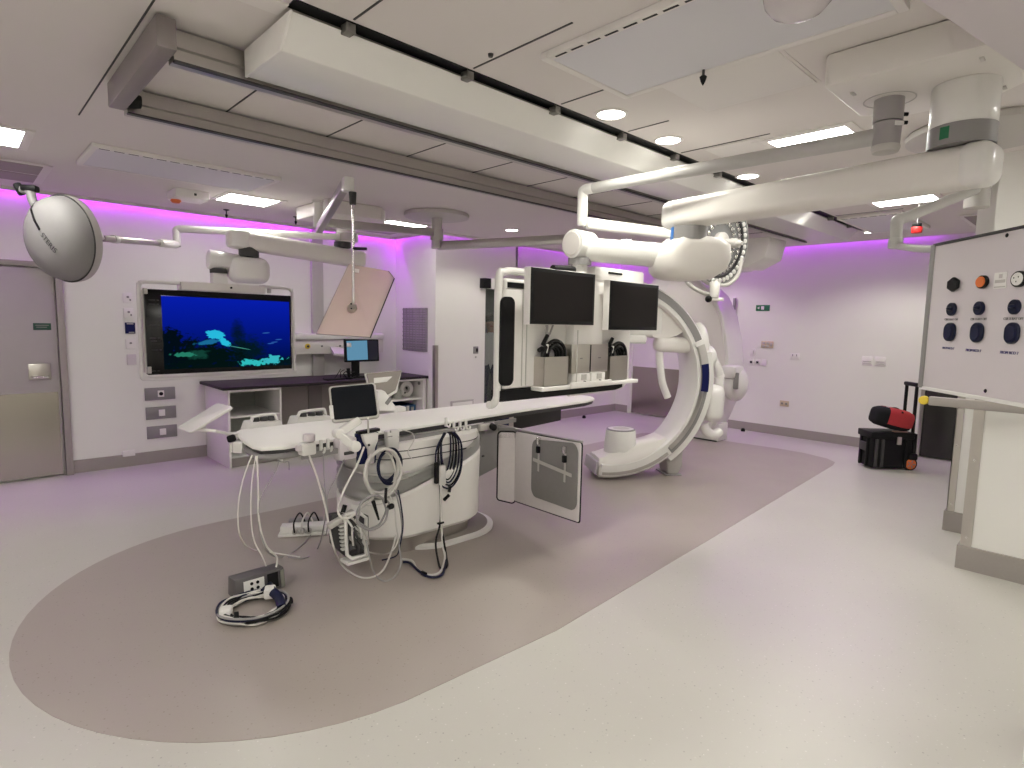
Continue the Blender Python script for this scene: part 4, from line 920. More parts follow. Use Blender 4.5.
def inset(pts, k):
    cx = sum(p[0] for p in pts) / len(pts); cy = sum(p[1] for p in pts) / len(pts)
    return [(p[0] + (k if p[0] < cx else -k), p[1] + (k if p[1] < cy else -k)) for p in pts]
P('table_frame', MB().bprism([(x, y, .795) for x, y in inset(top, .018)], (0, 0, .034), .006), DGREY, tb, 'dark grey underside')
P('end_bumper', MB().tube([(1.42, 4.01, .80), (1.33, 3.95, .795), (1.285, 3.80, .79), (1.25, 3.48, .79), (1.265, 3.41, .79), (1.375, 3.37, .79), (1.62, 3.39, .795)], .019, seg=10), MGREY, tb)
P('side_rail', MB().obox((2.42, 3.395, .785), (1.95, .014, .034), ux=(3.30 - 1.5, 3.50 - 3.325, 0), bev=.003), MGREY, tb, 'grey accessory rail')
P('side_rail', MB().obox((2.55, 4.085, .785), (2.1, .014, .034), ux=(1, .01, 0), bev=.003), STEEL, tb)
P('underframe', MB().box((1.97, 3.50, .66), (3.0, 3.92, .795), .02), SHELL, tb)
zt = lambda x, y: .445 + .29 * (x - 2.15)
P('upper_cover', MB().loft([stad(1.98, 2.93, 3.31, 3.95, lambda x, y: zt(x, y) + .06, r=.26), stad(1.95, 2.94, 3.29, 3.97, lambda x, y: max(zt(x, y) + .10, .60), r=.28), stad(1.95, 2.95, 3.29, 3.97, lambda x, y: .72, r=.28), stad(1.95, 2.95, 3.29, 3.97, lambda x, y: .775, r=.28)]), SHELL, tb, smooth=40)
for z_ in (.665, .72):
    P('cover_seam', MB().loft([stad(1.948, 2.952, 3.288, 3.972, lambda x, y: z_, r=.281), stad(1.948, 2.952, 3.288, 3.972, lambda x, y: z_ + .006, r=.281)]), DGREY, tb)
bl = []
for k in range(9):
    o_ = .0 if k % 2 == 0 else -.075
    f_ = k / 8
    bl.append(stad(1.90 - o_, 2.95 + o_, 3.26 - o_, 3.97 + o_, (lambda f_: (lambda x, y: (1 - f_) * (zt(x, y) - .02) + f_ * max(zt(x, y) + .07, .585)))(f_), r=.28))
P('bellows', MB().loft(bl, cap=False), BELLOWS, tb, 'ribbed grey rubber bellows', smooth=25)
P('pedestal_cover', MB().loft([stad(1.93, 2.93, 3.28, 3.96, lambda x, y: .115, r=.31), stad(1.90, 2.96, 3.25, 3.99, lambda x, y: .145, r=.33), stad(1.89, 2.97, 3.24, 4.0, lambda x, y: zt(x, y) - .02, r=.34), stad(1.905, 2.955, 3.255, 3.985, lambda x, y: zt(x, y), r=.33), stad(1.935, 2.925, 3.285, 3.955, lambda x, y: zt(x, y) - .01, r=.30), stad(1.94, 2.92, 3.29, 3.95, lambda x, y: zt(x, y) - .10, r=.30)]), SHELL, tb, 'white oval pedestal shell', smooth=35)
P('pedestal_plinth', MB().loft([stad(1.97, 2.90, 3.31, 3.93, lambda x, y: .002, r=.30), stad(1.97, 2.90, 3.31, 3.93, lambda x, y: .13, r=.30)]), STEELV, tb, 'steel plinth under the shell')
P('base_plate', MB().loft([stad(2.15, 3.10, 3.21, 4.03, lambda x, y: .002, r=.36), stad(2.15, 3.10, 3.21, 4.03, lambda x, y: .022, r=.36), stad(2.165, 3.085, 3.225, 4.015, lambda x, y: .03, r=.35)]), WHITE, tb)
P('base_mat', MB().loft([stad(2.19, 3.06, 3.25, 3.99, lambda x, y: .029, r=.33), stad(2.19, 3.06, 3.25, 3.99, lambda x, y: .034, r=.33)]), TAUPE, tb)
P('shell_screw', MB().cyl((2.86, 3.30, .585), (2.862, 3.285, .59), .008, seg=10), DGREY, tb)

# lead curtains on the side rail
def sheet(pts, th, bev=.006): return MB().bprism(pts, th, bev)
ap = T('lead_curtain', 'hinged grey lead curtain panels hanging from the near side table rail', 'radiation curtain', (3.2, 3.3, .15))
hA = V((3.112, 3.403, 0)); hB = V((3.22, 3.30, 0)); hC = V((3.03, 2.47, 0))
def quad(a, b, z0a, z1a, z0b, z1b, r=.03, n=5):
    A = V(a); B = V(b); out = []
    L = (B - A).length; d = (B - A) / L
    cs = [((0, z0a), (1, 1)), ((L, z0b), (-1, 1)), ((L, z1b), (-1, -1)), ((0, z1a), (1, -1))]
    for (s, z), (sx_, sz_) in cs:
        st = {(1, 1): 180, (-1, 1): 270, (-1, -1): 0, (1, -1): 90}[(sx_, sz_)]
        for i in range(n + 1):
            a_ = math.radians(st + 90 * i / n)
            out.append(A + d * (s + sx_ * r + r * math.cos(a_)) + V((0, 0, z + sz_ * r + r * math.sin(a_))))
    return out
def nrm(a, b): d = (V(b) - V(a)).normalized(); return V((d.y, -d.x, 0))
n1 = nrm(hC, hB); 
P('narrow_panel', sheet(quad(hA, hB, .17, .73, .15, .73), nrm(hB, hA) * .014), APRONL, ap, 'narrow pale grey panel')
P('wide_panel', sheet(quad(hB, hC, .17, .735, .25, .80, .02), -n1 * .014), APRONL, ap, 'wide pale grey panel')
def on_w(s, z, off=.0): return hB + (hC - hB) * s + V((0, 0, z)) + n1 * (-.014 - off)
vis = -1 if n1.dot(V((-3.1, -2.9, 0))) > 0 else 1
def onf(s, z, off): 
    return hB + (hC - hB) * s + V((0, 0, z)) + (n1 * off if vis < 0 else -n1 * (.014 + off))
fl = quad(hB + (hC - hB) * .32, hB + (hC - hB) * .985, .29, .735, .32, .79, .07, 6)
off_ = n1 * .004 if vis < 0 else -n1 * .018
P('dark_flap', sheet([p + off_ for p in fl], (n1 if vis < 0 else -n1) * .012, .004), APRON, ap, 'dark grey flap with strap cross')
for s in (.44, .83):
    P('strap', MB().prism([onf(s - .012, .50, .018), onf(s + .012, .50, .018), onf(s + .012, .72, .018), onf(s - .012, .72, .018)], (n1 if vis < 0 else -n1) * .003), LGREY, ap)
    P('strap_buckle', MB().obox(onf(s, .665, .024), (.03, .03, .05), ux=hC - hB, bev=.005), BLACK, ap)
    P('strap_hook', MB().obox(onf(s, .73, .022), (.03, .03, .05), ux=hC - hB, bev=.005), CHROME, ap)
P('strap', MB().prism([onf(.36, .565, .0215), onf(.93, .555, .0215), onf(.93, .58, .0215), onf(.36, .59, .0215)], (n1 if vis < 0 else -n1) * .003), LGREY, ap)
P('hanger_arm', MB().tube([(3.16, 3.46, .77), (3.20, 3.36, .765), hB + V((0, 0, .755)), hB + (hC - hB) * .3 + V((0, 0, .77)), hC + V((0, 0, .81))], .009, seg=10, smooth=0), ALU, ap)
P('top_band', MB().prism(quad(hA, hB, .68, .765, .68, .765, .01), nrm(hB, hA) * .018), APRON, ap); P('top_band', MB().prism(quad(hB, hB + (hC - hB) * .35, .69, .76, .70, .775, .01), (n1 if vis < 0 else -n1) * .006), APRON, ap)
P('rail_clamp', MB().obox((3.02, 3.45, .775), (.17, .05, .05), ux=(1, .1, 0), bev=.006), LGREY, ap)
P('clamp_knob', MB().cyl((3.07, 3.44, .775), (3.055, 3.385, .77), .028, .026, bev=.006), BLACK, ap)
P('edge_binding', MB().tube(quad(hB + n1 * .0, hC, .165, .737, .245, .803, .02), .006, seg=6, smooth=0, closed=True).tube(quad(hA, hB, .165, .733, .145, .733), .006, seg=6, smooth=0, closed=True), BLACK, ap)
O('side_shield', MB().bprism(quad((2.90, 3.50, 0), (3.26, 3.535, 0), .335, .775, .40, .79, .012), (0, .014, 0), .004), mat('flat grey sheet', (.25, .245, .24), .5), 'flat mid grey shield hanging between pedestal and lead curtain', 'radiation shield')
fs = T('far_side_shield', 'charcoal shield board under the far end of the tabletop', 'radiation shield', (4.3, 4.0, .6))
P('board', MB().bprism([(3.86, 4.02, .56), (4.52, 3.98, .60), (4.52, 3.98, .79), (3.86, 4.02, .79)], (0, .014, 0), .003), DGREY, fs)
P('side_post', MB().box((3.80, 4.0, .56), (3.86, 4.04, .80), .004), ALU, fs); P('blue_strip', MB().box((3.66, 3.98, .60), (3.78, 4.03, .79), .004), BLUE, fs, 'deep blue strip')

# ------------------------------------------------------------------ fittings along the table rail
ab = T('arm_board', 'thin white arm board tilted out on a rod at the foot end of the table', 'arm board', (1.096, 3.872, 0.983))
pa = [V((0.975, 4.005, 0.915)), V((1.165, 3.846, 1.071)), V((1.162, 3.612, 1.068)), V((0.985, 3.759, 0.919))]
ctr = sum(pa, V((0, 0, 0))) / 4
u_ = (pa[1] - pa[0]).normalized(); w0 = (pa[3] - pa[0]); w_ = (w0 - w0.dot(u_) * u_).normalized(); LU = (pa[1] - pa[0]).length; LW = max(w0.dot(w_), .13)
eA = (pa[1] - pa[0]); eC = (pa[3] - pa[0])
P('board', MB().bprism([ctr + eA * a + eC * c for a, c in [(p / 3.2, q / 1.0) for p, q in rrect(3.2, 1.0, .16)]], eA.cross(eC).normalized() * .014, .003), WHITE, ab)
P('rod', MB().tube([(1.028, 3.816, 0.921), (1.097, 3.694, 0.922), (1.27, 3.90, .845)], .010, seg=10, smooth=3), WHITEM, ab)
P('clamp', MB().obox((1.275, 3.92, .838), (.05, .07, .04), bev=.008).obox((1.239, 3.709, 0.804), (.062, .062, .07), ux=(.72, -.69, 0), bev=.01), WHITE, ab)
P('clamp_knob', MB().obox((1.206, 3.747, 0.855), (.05, .035, .045), ux=(.72, -.69, .3), bev=.012), BLACK, ab); P('clamp_screw', MB().cyl((1.204, 3.745, 0.827), (1.201, 3.740, 0.772), .012), CHROME, ab)

def ctl(label, x, y, w_):
    t = T('control_module', label, 'control module', (x, y, .85), 'control modules on the far table rail')
    P('module_body', MB().bprism([(x - w_ / 2, y + .02, .80), (x + w_ / 2, y + .02, .80), (x + w_ / 2 - .02, y + .02, .875), (x - w_ / 2 + .03, y + .02, .88)], (0, .16, 0), .012), WHITE, t)
    P('grip_rail', MB().tube([(x - w_ / 2 + .04, y + .06, .87), (x - w_ / 2 + .05, y + .06, .90), (x - w_ / 4, y + .06, .918), (x + w_ / 4, y + .06, .922), (x + w_ / 2 - .05, y + .06, .91), (x + w_ / 2 - .04, y + .06, .87)], .011, seg=10), WHITE, t)
    for k in (-.20, .02, .22): P('joystick', MB().cyl((x + k * w_, y + .08, .865), (x + k * w_, y + .08, .905), .03, .024, bev=.004), DGREY, t)
ctl('white control module with dark grips, nearer the foot end', 1.545, 4.06, .26)
ctl('white control module with dark grips, half hidden by the tablet', 1.90, 4.07, .30)

co = T('touch_console', 'white framed touch console turned away, on the far side of the table', 'console', (2.515, 4.118, 1.010))
cf = [V((2.396, 4.211, 1.155)), V((2.680, 4.138, 1.176)), V((2.591, 4.089, 1.024)), V((2.526, 4.091, 0.995)), V((2.390, 4.109, 0.987))]
cn = (cf[1] - cf[0]).cross(cf[4] - cf[0]).normalized() * -.03
P('console_back', MB().bprism(cf, cn, .006), TAUPE, co, 'grey-brown console back')
P('console_frame', MB().tube([p - cn * .2 for p in (cf[0], cf[1], cf[2], cf[3], cf[4])], .018, seg=10, smooth=0, closed=True), WHITE, co, 'white frame')
P('vent_panel', MB().prism([V((2.421, 4.129, 1.136)), V((2.615, 4.112, 1.144)), V((2.601, 4.105, 1.104)), V((2.414, 4.116, 1.097))], -cn * .4), PAPER, co)
P('console_arm', MB().bprism([(2.365, 3.989, 1.049), (2.426, 3.972, 1.046), (2.456, 3.933, 0.977), (2.486, 3.895, 0.916), (2.452, 3.884, 0.897), (2.367, 3.964, 0.894)], (.03, .10, 0), .008), WHITE, co)
P('console_foot', MB().obox((2.63, 4.12, .84), (.12, .10, .10), bev=.012), WHITE, co)
P('arm_button', MB().obox((2.420, 3.912, 0.974), (.03, .008, .06), ux=(1, -.2, -.8), bev=.002), MGREY, co)

tq = T('tablet_monitor', 'black tablet monitor on a white jointed arm clamped to the near table rail', 'tablet', (1.638, 3.026, 1.129))
tc_ = [V((1.568, 3.202, 1.209)), V((1.811, 3.083, 1.226)), V((1.784, 2.971, 1.038)), V((1.544, 3.085, 1.011))]
tn = (tc_[3] - tc_[0]).cross(tc_[1] - tc_[0]).normalized()
if tn.dot(V((0, 0, 1.6)) - tc_[0]) < 0: tn = -tn
cc = sum(tc_, V((0, 0, 0))) / 4; ux_ = ((tc_[1] - tc_[0]) + (tc_[2] - tc_[3])).normalized(); uz_ = ((tc_[0] - tc_[3]) + (tc_[1] - tc_[2])); uz_ = (uz_ - uz_.dot(ux_) * ux_).normalized()
tw, th_ = ((tc_[1] - tc_[0]).length + (tc_[2] - tc_[3]).length) / 2, ((tc_[0] - tc_[3]).length + (tc_[1] - tc_[2]).length) / 2
fc = uz_.cross(ux_)
if fc.dot(tn) < 0: fc = -fc
P('tablet_case', MB().bprism([cc + ux_ * a + uz_ * c for a, c in rrect(tw, th_, .022)], -fc * .03, .006), LGREY, tq)
P('tablet_screen', MB().prism([cc + ux_ * a + uz_ * c + fc * .0005 for a, c in rrect(tw - .022, th_ - .022, .016)], fc * .0015), TABSCREEN, tq, 'black glass screen')
P('side_grip', MB().obox(cc - ux_ * (tw / 2 - .004) - uz_ * (th_ * .24) + fc * .006, (.022, .012, .085), ux=ux_, uz=uz_, bev=.004), WHITE, tq)
ja = [V((1.673, 3.045, 1.012)), V((1.572, 3.076, 0.946)), V((1.632, 3.008, 0.876)), V((1.597, 3.037, 0.841))]
for a, b in ((ja[0], ja[1]), (ja[1], ja[2])):
    P('arm_link', MB().obox((a + b) / 2, ((b - a).length + .04, .045, .05), ux=b - a, bev=.012), WHITE, tq)
P('arm_joint', MB().cyl(ja[1] + V((0, -.03, 0)), ja[1] + V((0, .03, 0)), .03, bev=.006).cyl(ja[2] + V((0, -.03, 0)), ja[2] + V((0, .03, 0)), .032, bev=.006), WHITEM, tq)
P('arm_clamp', MB().obox((1.753, 3.345, 0.790), (.13, .08, .14), ux=(1, .1, 0), bev=.015), PINKW, tq)
P('clamp_slot', MB().obox((1.756, 3.300, 0.766), (.07, .01, .02), ux=(1, .1, 0), bev=.003), DGREY, tq)
P('tablet_stem', MB().cyl((1.720, 3.003, 1.031), (1.928, 3.360, 0.844), .006), WHITEM, tq)

rc = T('rail_clamp', 'white rail clamp with a cylindrical cap near the foot end', 'clamp', (1.489, 3.310, 0.838))
P('clamp_block', MB().obox((1.489, 3.310, 0.829), (.088, .07, .075), ux=(1, .1, 0), bev=.012), WHITE, rc)
P('clamp_cap', MB().cyl((1.502, 3.310, 0.873), (1.503, 3.310, 0.915), .036, bev=.006), PINKW, rc)
P('clamp_lever', MB().obox((1.436, 3.300, 0.841), (.04, .03, .035), bev=.008), PINKW, rc)
def hook(label, p, s=.05):
    p = V(p); t = T('cable_hook', label, 'hook', p, 'white cable hooks on the table rail')
    P('hook_plate', MB().obox(p, (.018, .02, s * 1.5), bev=.004), WHITE, t)
    P('hook_prong', MB().tube([p + V((0, -.01, -s * .5)), p + V((.0, -.035, -s * .7)), p + V((.0, -.05, -s * .35)), p + V((.0, -.05, 0))], .007, seg=8), WHITE, t)
hook('white cable hook beside the cylindrical-capped clamp', (1.591, 3.340, 0.826)); hook('white cable hook next to the tablet arm', (1.641, 3.350, 0.827))
for k, (px_, lab) in enumerate((((2.604, 3.420, 0.858), 'white cable hook holding the dark cable bundle'), ((2.687, 3.430, 0.818), 'first of three white hooks past the dark cable bundle'), ((2.745, 3.430, 0.815), 'middle of three white hooks past the dark cable bundle'), ((2.803, 3.430, 0.813), 'last of three white hooks past the dark cable bundle'))): hook(lab, px_, .045)
hd = T('hand_controller_holster', 'deep blue holster holding a white hand controller under the tablet', 'holster', (1.889, 3.300, 0.767))
P('holster', MB().bprism([(1.823, 3.320, 0.876), (1.982, 3.320, 0.870), (1.959, 3.320, 0.667), (1.836, 3.320, 0.673)], (0, .04, 0), .008), BLUE, hd)
P('hand_controller', MB().bprism([(1.839, 3.310, 0.875), (1.954, 3.310, 0.875), (1.950, 3.310, 0.823), (1.928, 3.310, 0.779), (1.923, 3.310, 0.681), (1.891, 3.310, 0.679), (1.884, 3.310, 0.772), (1.852, 3.310, 0.828)], (0, -.035, 0), .007), WHITEM, hd, 'white hand controller')
P('controller_button', MB().cyl((1.882, 3.275, 0.804), (1.878, 3.268, 0.806), .008, seg=12), DGREY, hd); P('holster_lip', MB().obox((1.907, 3.330, 0.884), (.16, .05, .02), ux=(1, .1, .03), bev=.006), BLACK, hd)
wbx = T('wireless_box', 'white rounded box with grey mark clipped to the rail beside the blue holster', 'box', (2.077, 3.340, 0.816))
P('box_body', MB().bprism([(2.030, 3.350, 0.874), (2.130, 3.350, 0.873), (2.126, 3.350, 0.732), (2.041, 3.350, 0.737)], (0, -.05, 0), .012, 3), WHITE, wbx)
P('box_mark', MB().obox((2.051, 3.298, 0.835), (.035, .002, .006)).obox((2.055, 3.298, 0.868), (.01, .002, .014)), MGREY, wbx)
P('cable_gland', MB().cyl((2.071, 3.330, 0.743), (2.071, 3.330, 0.709), .02), BLUE, wbx)

# ------------------------------------------------------------------ cables around the table
def cable(label, pts, r, m_, name='cable', group=None, cat='cable', seg=8):
    return O(name, MB().tube(pts, r, seg=seg, smooth=6), m_, label, cat, group)
def loops(c, rx, rz, n, r, yj, wob=0.0, seed=1):
    rnd = random.Random(seed); mb = MB(); c = V(c)
    for k in range(n):
        a0 = rnd.random() * 6.28; qx = rx * (1 - .07 * k + rnd.uniform(-.03, .03)); qz = rz * (1 - .05 * k + rnd.uniform(-.04, .04)); oy = yj * (k - n / 2)
        mb.tube([c + V((qx * math.cos(a0 + i / 12 * 6.283) + rnd.uniform(-wob, wob), oy, qz * math.sin(a0 + i / 12 * 6.283))) for i in range(12)], r, seg=8, smooth=4, closed=True)
    return mb
O('white_cable_coil', loops((1.936, 3.220, 0.631), .125, .155, 3, .0095, .02, .01, 3), CABLEW, 'thick white cable coiled in front of the pedestal bellows', 'cable coil')
O('blue_cable_coil', loops((2.003, 3.245, 0.655), .085, .115, 4, .008, .01, .006, 5), CABLEB, 'dark blue cable coil hanging inside the thick white coil', 'cable coil')
O('grey_cable_coil', loops((1.800, 3.100, 0.427), .105, .11, 2, .0065, .016, .012, 8), CABLEG, 'grey cable coil dangling at the left foot of the pedestal', 'cable coil')
kb = T('dark_cable_bundle', 'dark cable bundle hung in a long loop on the right of the pedestal', 'cable bundle', (2.507, 3.300, 0.609))
rnd = random.Random(4)
for k in range(7):
    w_ = .04 + .012 * k; zt_, zb_ = (2.499, 3.280, 0.817)[2], (2.502, 3.280, 0.540)[2] - .02 * k; cx_ = (2.491, 3.280, 0.687)[0] + .006 * (k % 3)
    P('cable_loop', MB().tube([(cx_ - w_ * .4, 3.27 - .006 * k, zt_), (cx_ - w_, 3.27 - .006 * k, (zt_ + zb_) / 2 + .08), (cx_ - w_ * .9, 3.265 - .006 * k, zb_ + .08), (cx_, 3.26 - .006 * k, zb_), (cx_ + w_ * .9, 3.265 - .006 * k, zb_ + .1), (cx_ + w_, 3.27 - .006 * k, (zt_ + zb_) / 2 + .1), (cx_ + w_ * .4, 3.27 - .006 * k, zt_)], .006, seg=8, smooth=5), (CABLEB, CABLEK)[k % 2], kb)
P('adaptor_box', MB().obox((2.406, 3.200, 0.536), (.05, .03, .14), ux=(1, 0, .05), bev=.006), WHITE, kb, 'white adaptor box')
P('dark_plug', MB().obox((2.366, 3.210, 0.555), (.028, .028, .15), bev=.006), BLACK, kb); P('black_connector', MB().cyl((2.425, 3.200, 0.354), (2.469, 3.200, 0.381), .012).cyl((2.469, 3.200, 0.403), (2.477, 3.200, 0.445), .012), BLACK, kb)
P('drop_cable', MB().tube([(2.398, 3.200, 0.481), (2.384, 3.180, 0.367), (2.375, 3.160, 0.217), (2.359, 3.120, 0.068), (2.305, 3.025, 0.020), (2.161, 2.887, 0.010), (2.078, 2.901, 0.010), (2.077, 3.020, 0.010), (2.124, 3.147, 0.010), (2.090, 3.214, 0.012)], .008, seg=8), CABLEW, kb)
P('drop_cable', MB().tube([(2.397, 3.210, 0.479), (2.374, 3.170, 0.229), (2.314, 3.140, 0.109), (2.279, 3.080, 0.031), (2.193, 2.920, 0.010), (2.248, 2.928, 0.012), (2.340, 3.060, 0.021), (2.380, 3.160, 0.159)], .007, seg=8), CABLEK, kb)
P('drop_cable', MB().tube([(2.299, 3.005, 0.014), (2.146, 2.845, 0.012), (2.068, 2.865, 0.012), (2.067, 2.983, 0.012), (2.093, 3.125, 0.012), (2.068, 3.168, 0.012)], .008, seg=8), CABLEB, kb)
P('cable_tie', MB().obox((2.363, 3.155, 0.214), (.05, .02, .012), bev=.003).obox((2.065, 2.925, 0.012), (.015, .05, .03), bev=.003), BLACK, kb)
GC = 'thin cables hanging from the table'
cable('pale thin cable hanging furthest left from the table end', [(1.203, 3.400, 0.815), (1.149, 3.400, 0.677), (1.124, 3.420, 0.502), (1.136, 3.420, 0.333), (1.417, 3.998, 0.012), (1.501, 3.863, 0.010), (1.598, 3.689, 0.010)], 0.0041, CABLEW, group=GC)
cable('pale thin cable second from the left under the table end', [(1.225, 3.400, 0.806), (1.192, 3.380, 0.674), (1.181, 3.380, 0.470), (1.194, 3.380, 0.319), (1.230, 3.360, 0.219), (1.251, 3.360, 0.153)], 0.0041, CABLEW, group=GC)
cable('pale thin cable reaching down to the grey connector box', [(1.230, 3.400, 0.805), (1.222, 3.370, 0.671), (1.218, 3.360, 0.438), (1.250, 3.350, 0.283), (1.307, 3.350, 0.202), (1.315, 3.360, 0.153), (1.309, 3.360, 0.130)], 0.0054, CABLEW, group=GC)
cable('grey thin cable curving down from the table end', [(1.341, 3.360, 0.784), (1.322, 3.360, 0.715), (1.244, 3.360, 0.587), (1.220, 3.360, 0.520), (1.222, 3.360, 0.377), (1.265, 3.360, 0.234), (1.502, 3.766, 0.012), (1.629, 3.823, 0.010), (1.816, 4.012, 0.010), (1.863, 4.063, 0.030)], 0.0041, CABLEG, group=GC)
cable('short dangling wire end under the table', [(1.327, 3.370, 0.766), (1.374, 3.370, 0.753), (1.397, 3.360, 0.752), (1.399, 3.360, 0.703)], 0.0027, CABLEG, group=GC)
cable('dark thin cable from the capped clamp to the floor strip', [(1.482, 3.310, 0.791), (1.513, 3.300, 0.715), (1.575, 3.300, 0.575), (1.599, 3.300, 0.495), (1.630, 3.340, 0.351), (1.853, 3.831, 0.060)], 0.0041, CABLEG, group=GC)
cable('dark thin cable straight down from the white hook', [(1.589, 3.310, 0.812), (1.589, 3.300, 0.653), (1.604, 3.310, 0.491), (1.672, 3.400, 0.227), (1.897, 3.813, 0.010)], 0.0041, CABLEG, group=GC)
cable('dark thin cable from under the tablet arm', [(1.741, 3.310, 0.760), (1.680, 3.300, 0.644), (1.613, 3.300, 0.530), (1.601, 3.320, 0.363), (1.758, 3.759, 0.010), (1.616, 3.652, 0.010), (1.539, 3.741, 0.010)], 0.0041, CABLEG, group=GC)
cable('long white cable sweeping from the clamp across the floor to the pedestal foot', [(1.496, 3.300, 0.790), (1.540, 3.280, 0.635), (1.579, 3.260, 0.446), (1.592, 3.200, 0.241), (1.725, 3.346, 0.030), (1.737, 3.177, 0.010), (1.792, 3.102, 0.010), (1.893, 3.129, 0.020), (1.946, 3.120, 0.121), (2.015, 3.170, 0.209)], 0.0061, CABLEW, group=GC)
cable('thick white cable from the hand controller down to the cable rack', [(1.833, 3.250, 0.802), (1.756, 3.200, 0.708), (1.697, 3.180, 0.641), (1.633, 3.160, 0.552), (1.601, 3.150, 0.469), (1.616, 3.130, 0.422), (1.669, 3.120, 0.419), (1.743, 3.120, 0.465), (1.830, 3.140, 0.499)], 0.0068, CABLEW, group=GC)
cable('grey cable from the white box looping past the pedestal foot', [(2.002, 3.160, 0.514), (2.026, 3.140, 0.381), (2.029, 3.120, 0.253), (1.993, 3.100, 0.168), (1.956, 3.020, 0.090), (1.915, 3.023, 0.010), (1.826, 3.006, 0.010), (1.828, 3.127, 0.020), (1.766, 3.080, 0.168), (1.758, 3.100, 0.260)], 0.0054, CABLEG, group=GC)
cable('pale cable bowed in front of the pedestal shell', [(1.956, 3.170, 0.507), (1.988, 3.150, 0.420), (1.990, 3.130, 0.293), (1.998, 3.120, 0.194), (1.921, 3.080, 0.146), (1.975, 3.302, 0.050), (1.771, 3.100, 0.180)], 0.0048, CABLEW, group=GC)
cable('dark blue cable descending from the white coil', [(2.037, 3.180, 0.503), (2.040, 3.150, 0.409), (2.036, 3.120, 0.285), (2.001, 3.100, 0.166), (2.063, 3.246, 0.030), (1.971, 3.270, 0.020)], 0.0048, CABLEB, group=GC)
cable('thin white tube draped on the upper pedestal cover', [(2.126, 3.270, 0.875), (2.198, 3.260, 0.847), (2.214, 3.260, 0.798), (2.166, 3.260, 0.722), (2.192, 3.250, 0.672)], 0.0034, CABLEW, group=GC)
pr = T('black_probe', 'slim black probe hanging from the coils by the pedestal', 'probe', (1.805, 3.050, 0.438))
P('probe_body', MB().cyl((1.784, 3.060, 0.509), (1.818, 3.050, 0.385), .012, .006, bev=.003), BLACK, pr)
P('probe_lead', MB().tube([(1.899, 3.100, 0.559), (1.883, 3.080, 0.503), (1.886, 3.080, 0.471)], .009, seg=8), BLACK, pr)
O('round_plug', MB().cyl((1.920, 3.100, 0.433), (1.917, 3.060, 0.450), .018, bev=.004), BLACK, 'small round black plug dangling in front of the pedestal', 'plug')

# cable rack at the pedestal foot
ck = T('cable_rack', 'grey-white cable rack with comb of connectors at the left foot of the pedestal', 'cable rack', (1.836, 3.450, 0.000))
P('side_plate', MB().bprism([(1.598, 3.220, 0.421), (1.676, 3.220, 0.416), (1.714, 3.220, 0.107), (1.654, 3.220, 0.168), (1.602, 3.220, 0.232)], (0, .05, 0), .005), DGREY, ck)
P('rack_frame', MB().tube([(1.657, 3.170, 0.421), (1.657, 3.150, 0.176), (1.679, 3.130, 0.154), (1.774, 3.130, 0.151), (1.787, 3.150, 0.379), (1.744, 3.170, 0.421), (1.657, 3.170, 0.421)], .012, seg=8, smooth=0), WHITE, ck)
P('rack_arm', MB().obox((1.646, 3.200, 0.390), (.18, .04, .035), ux=(1, 0, .35), bev=.006).obox((1.731, 3.150, 0.283), (.11, .03, .03), ux=(1, 0, .2), bev=.006), LGREY, ck)
for k in range(8):
    P('comb_tooth', MB().obox(tuple(V((1.645, 3.200, 0.372)) + (V((1.663, 3.200, 0.197)) - V((1.645, 3.200, 0.372))) * (k / 7)), (.035, .03, .012), bev=.003), WHITE, ck)
P('rack_pin', MB().cyl((1.659, 3.200, 0.431), (1.673, 3.200, 0.472), .014), BLACK, ck)
P('rack_pin', MB().cyl((1.674, 3.120, 0.243), (1.670, 3.100, 0.219), .02), DGREY, ck)
rnd = random.Random(11)
for k in range(10):
    a = V((1.686, 3.140, 0.341)) + V((rnd.uniform(-.03, .10), rnd.uniform(-.02, .02), rnd.uniform(-.04, .06)))
    P('rack_lead', MB().tube([a, a + V((rnd.uniform(-.02, .05), -.03, -.06)), a + V((rnd.uniform(-.01, .07), -.01, -.13))], .007, seg=6), (WHITE, LGREY, DGREY)[k % 3], ck)
P('rack_back', MB().obox((1.768, 3.230, 0.252), (.14, .06, .24), bev=.01), DGREY, ck)
P('rack_foot', MB().obox((1.726, 3.180, 0.122), (.15, .10, .02), bev=.004), WHITE, ck)

# ------------------------------------------------------------------ things on the floor
ps = T('power_board', 'white power board with plugs lying on the taupe floor beyond the cables', 'power board', (1.826, 4.119, 0.000))
pb = V((1.803, 4.085, 0.000)); pu = (V((1.929, 3.924, 0.000)) - V((1.625, 4.105, 0.000))).normalized(); pw = V((-pu.y, pu.x, 0)); PL = (V((1.929, 3.924, 0.000)) - V((1.625, 4.105, 0.000))).length
P('base', MB().obox(pb + pw * .06 + V((0, 0, .014)), (PL, .20, .022), ux=pu, bev=.006), WHITE, ps)
P('socket_bar', MB().obox(pb + pw * .04 + V((0, 0, .048)), (PL * .94, .10, .05), ux=pu, bev=.01), WHITE, ps)
P('rear_bar', MB().obox(pb + pw * .14 + V((0, 0, .055)), (PL * .7, .06, .055), ux=pu, bev=.008), MGREY, ps)
for k in (-.06, -.005, .04):
    P('plug', MB().cyl(pb + pu * k + pw * -.015 + V((0, 0, .045)), pb + pu * k + pw * -.05 + V((0, 0, .04)), .018, bev=.003), LGREY, ps)
    P('plug_lead', MB().tube([pb + pu * k + pw * -.05 + V((0, 0, .04)), pb + pu * k + pw * -.06 + V((0, 0, .12)), pb + pu * (k + .03) + pw * .03 + V((0, 0, .16)), pb + pu * (k + .06) + pw * .07 + V((0, 0, .08))], .006, seg=8), (CABLEK, CABLEW, CABLEK)[int(k > -.05) + int(k > 0)], ps)
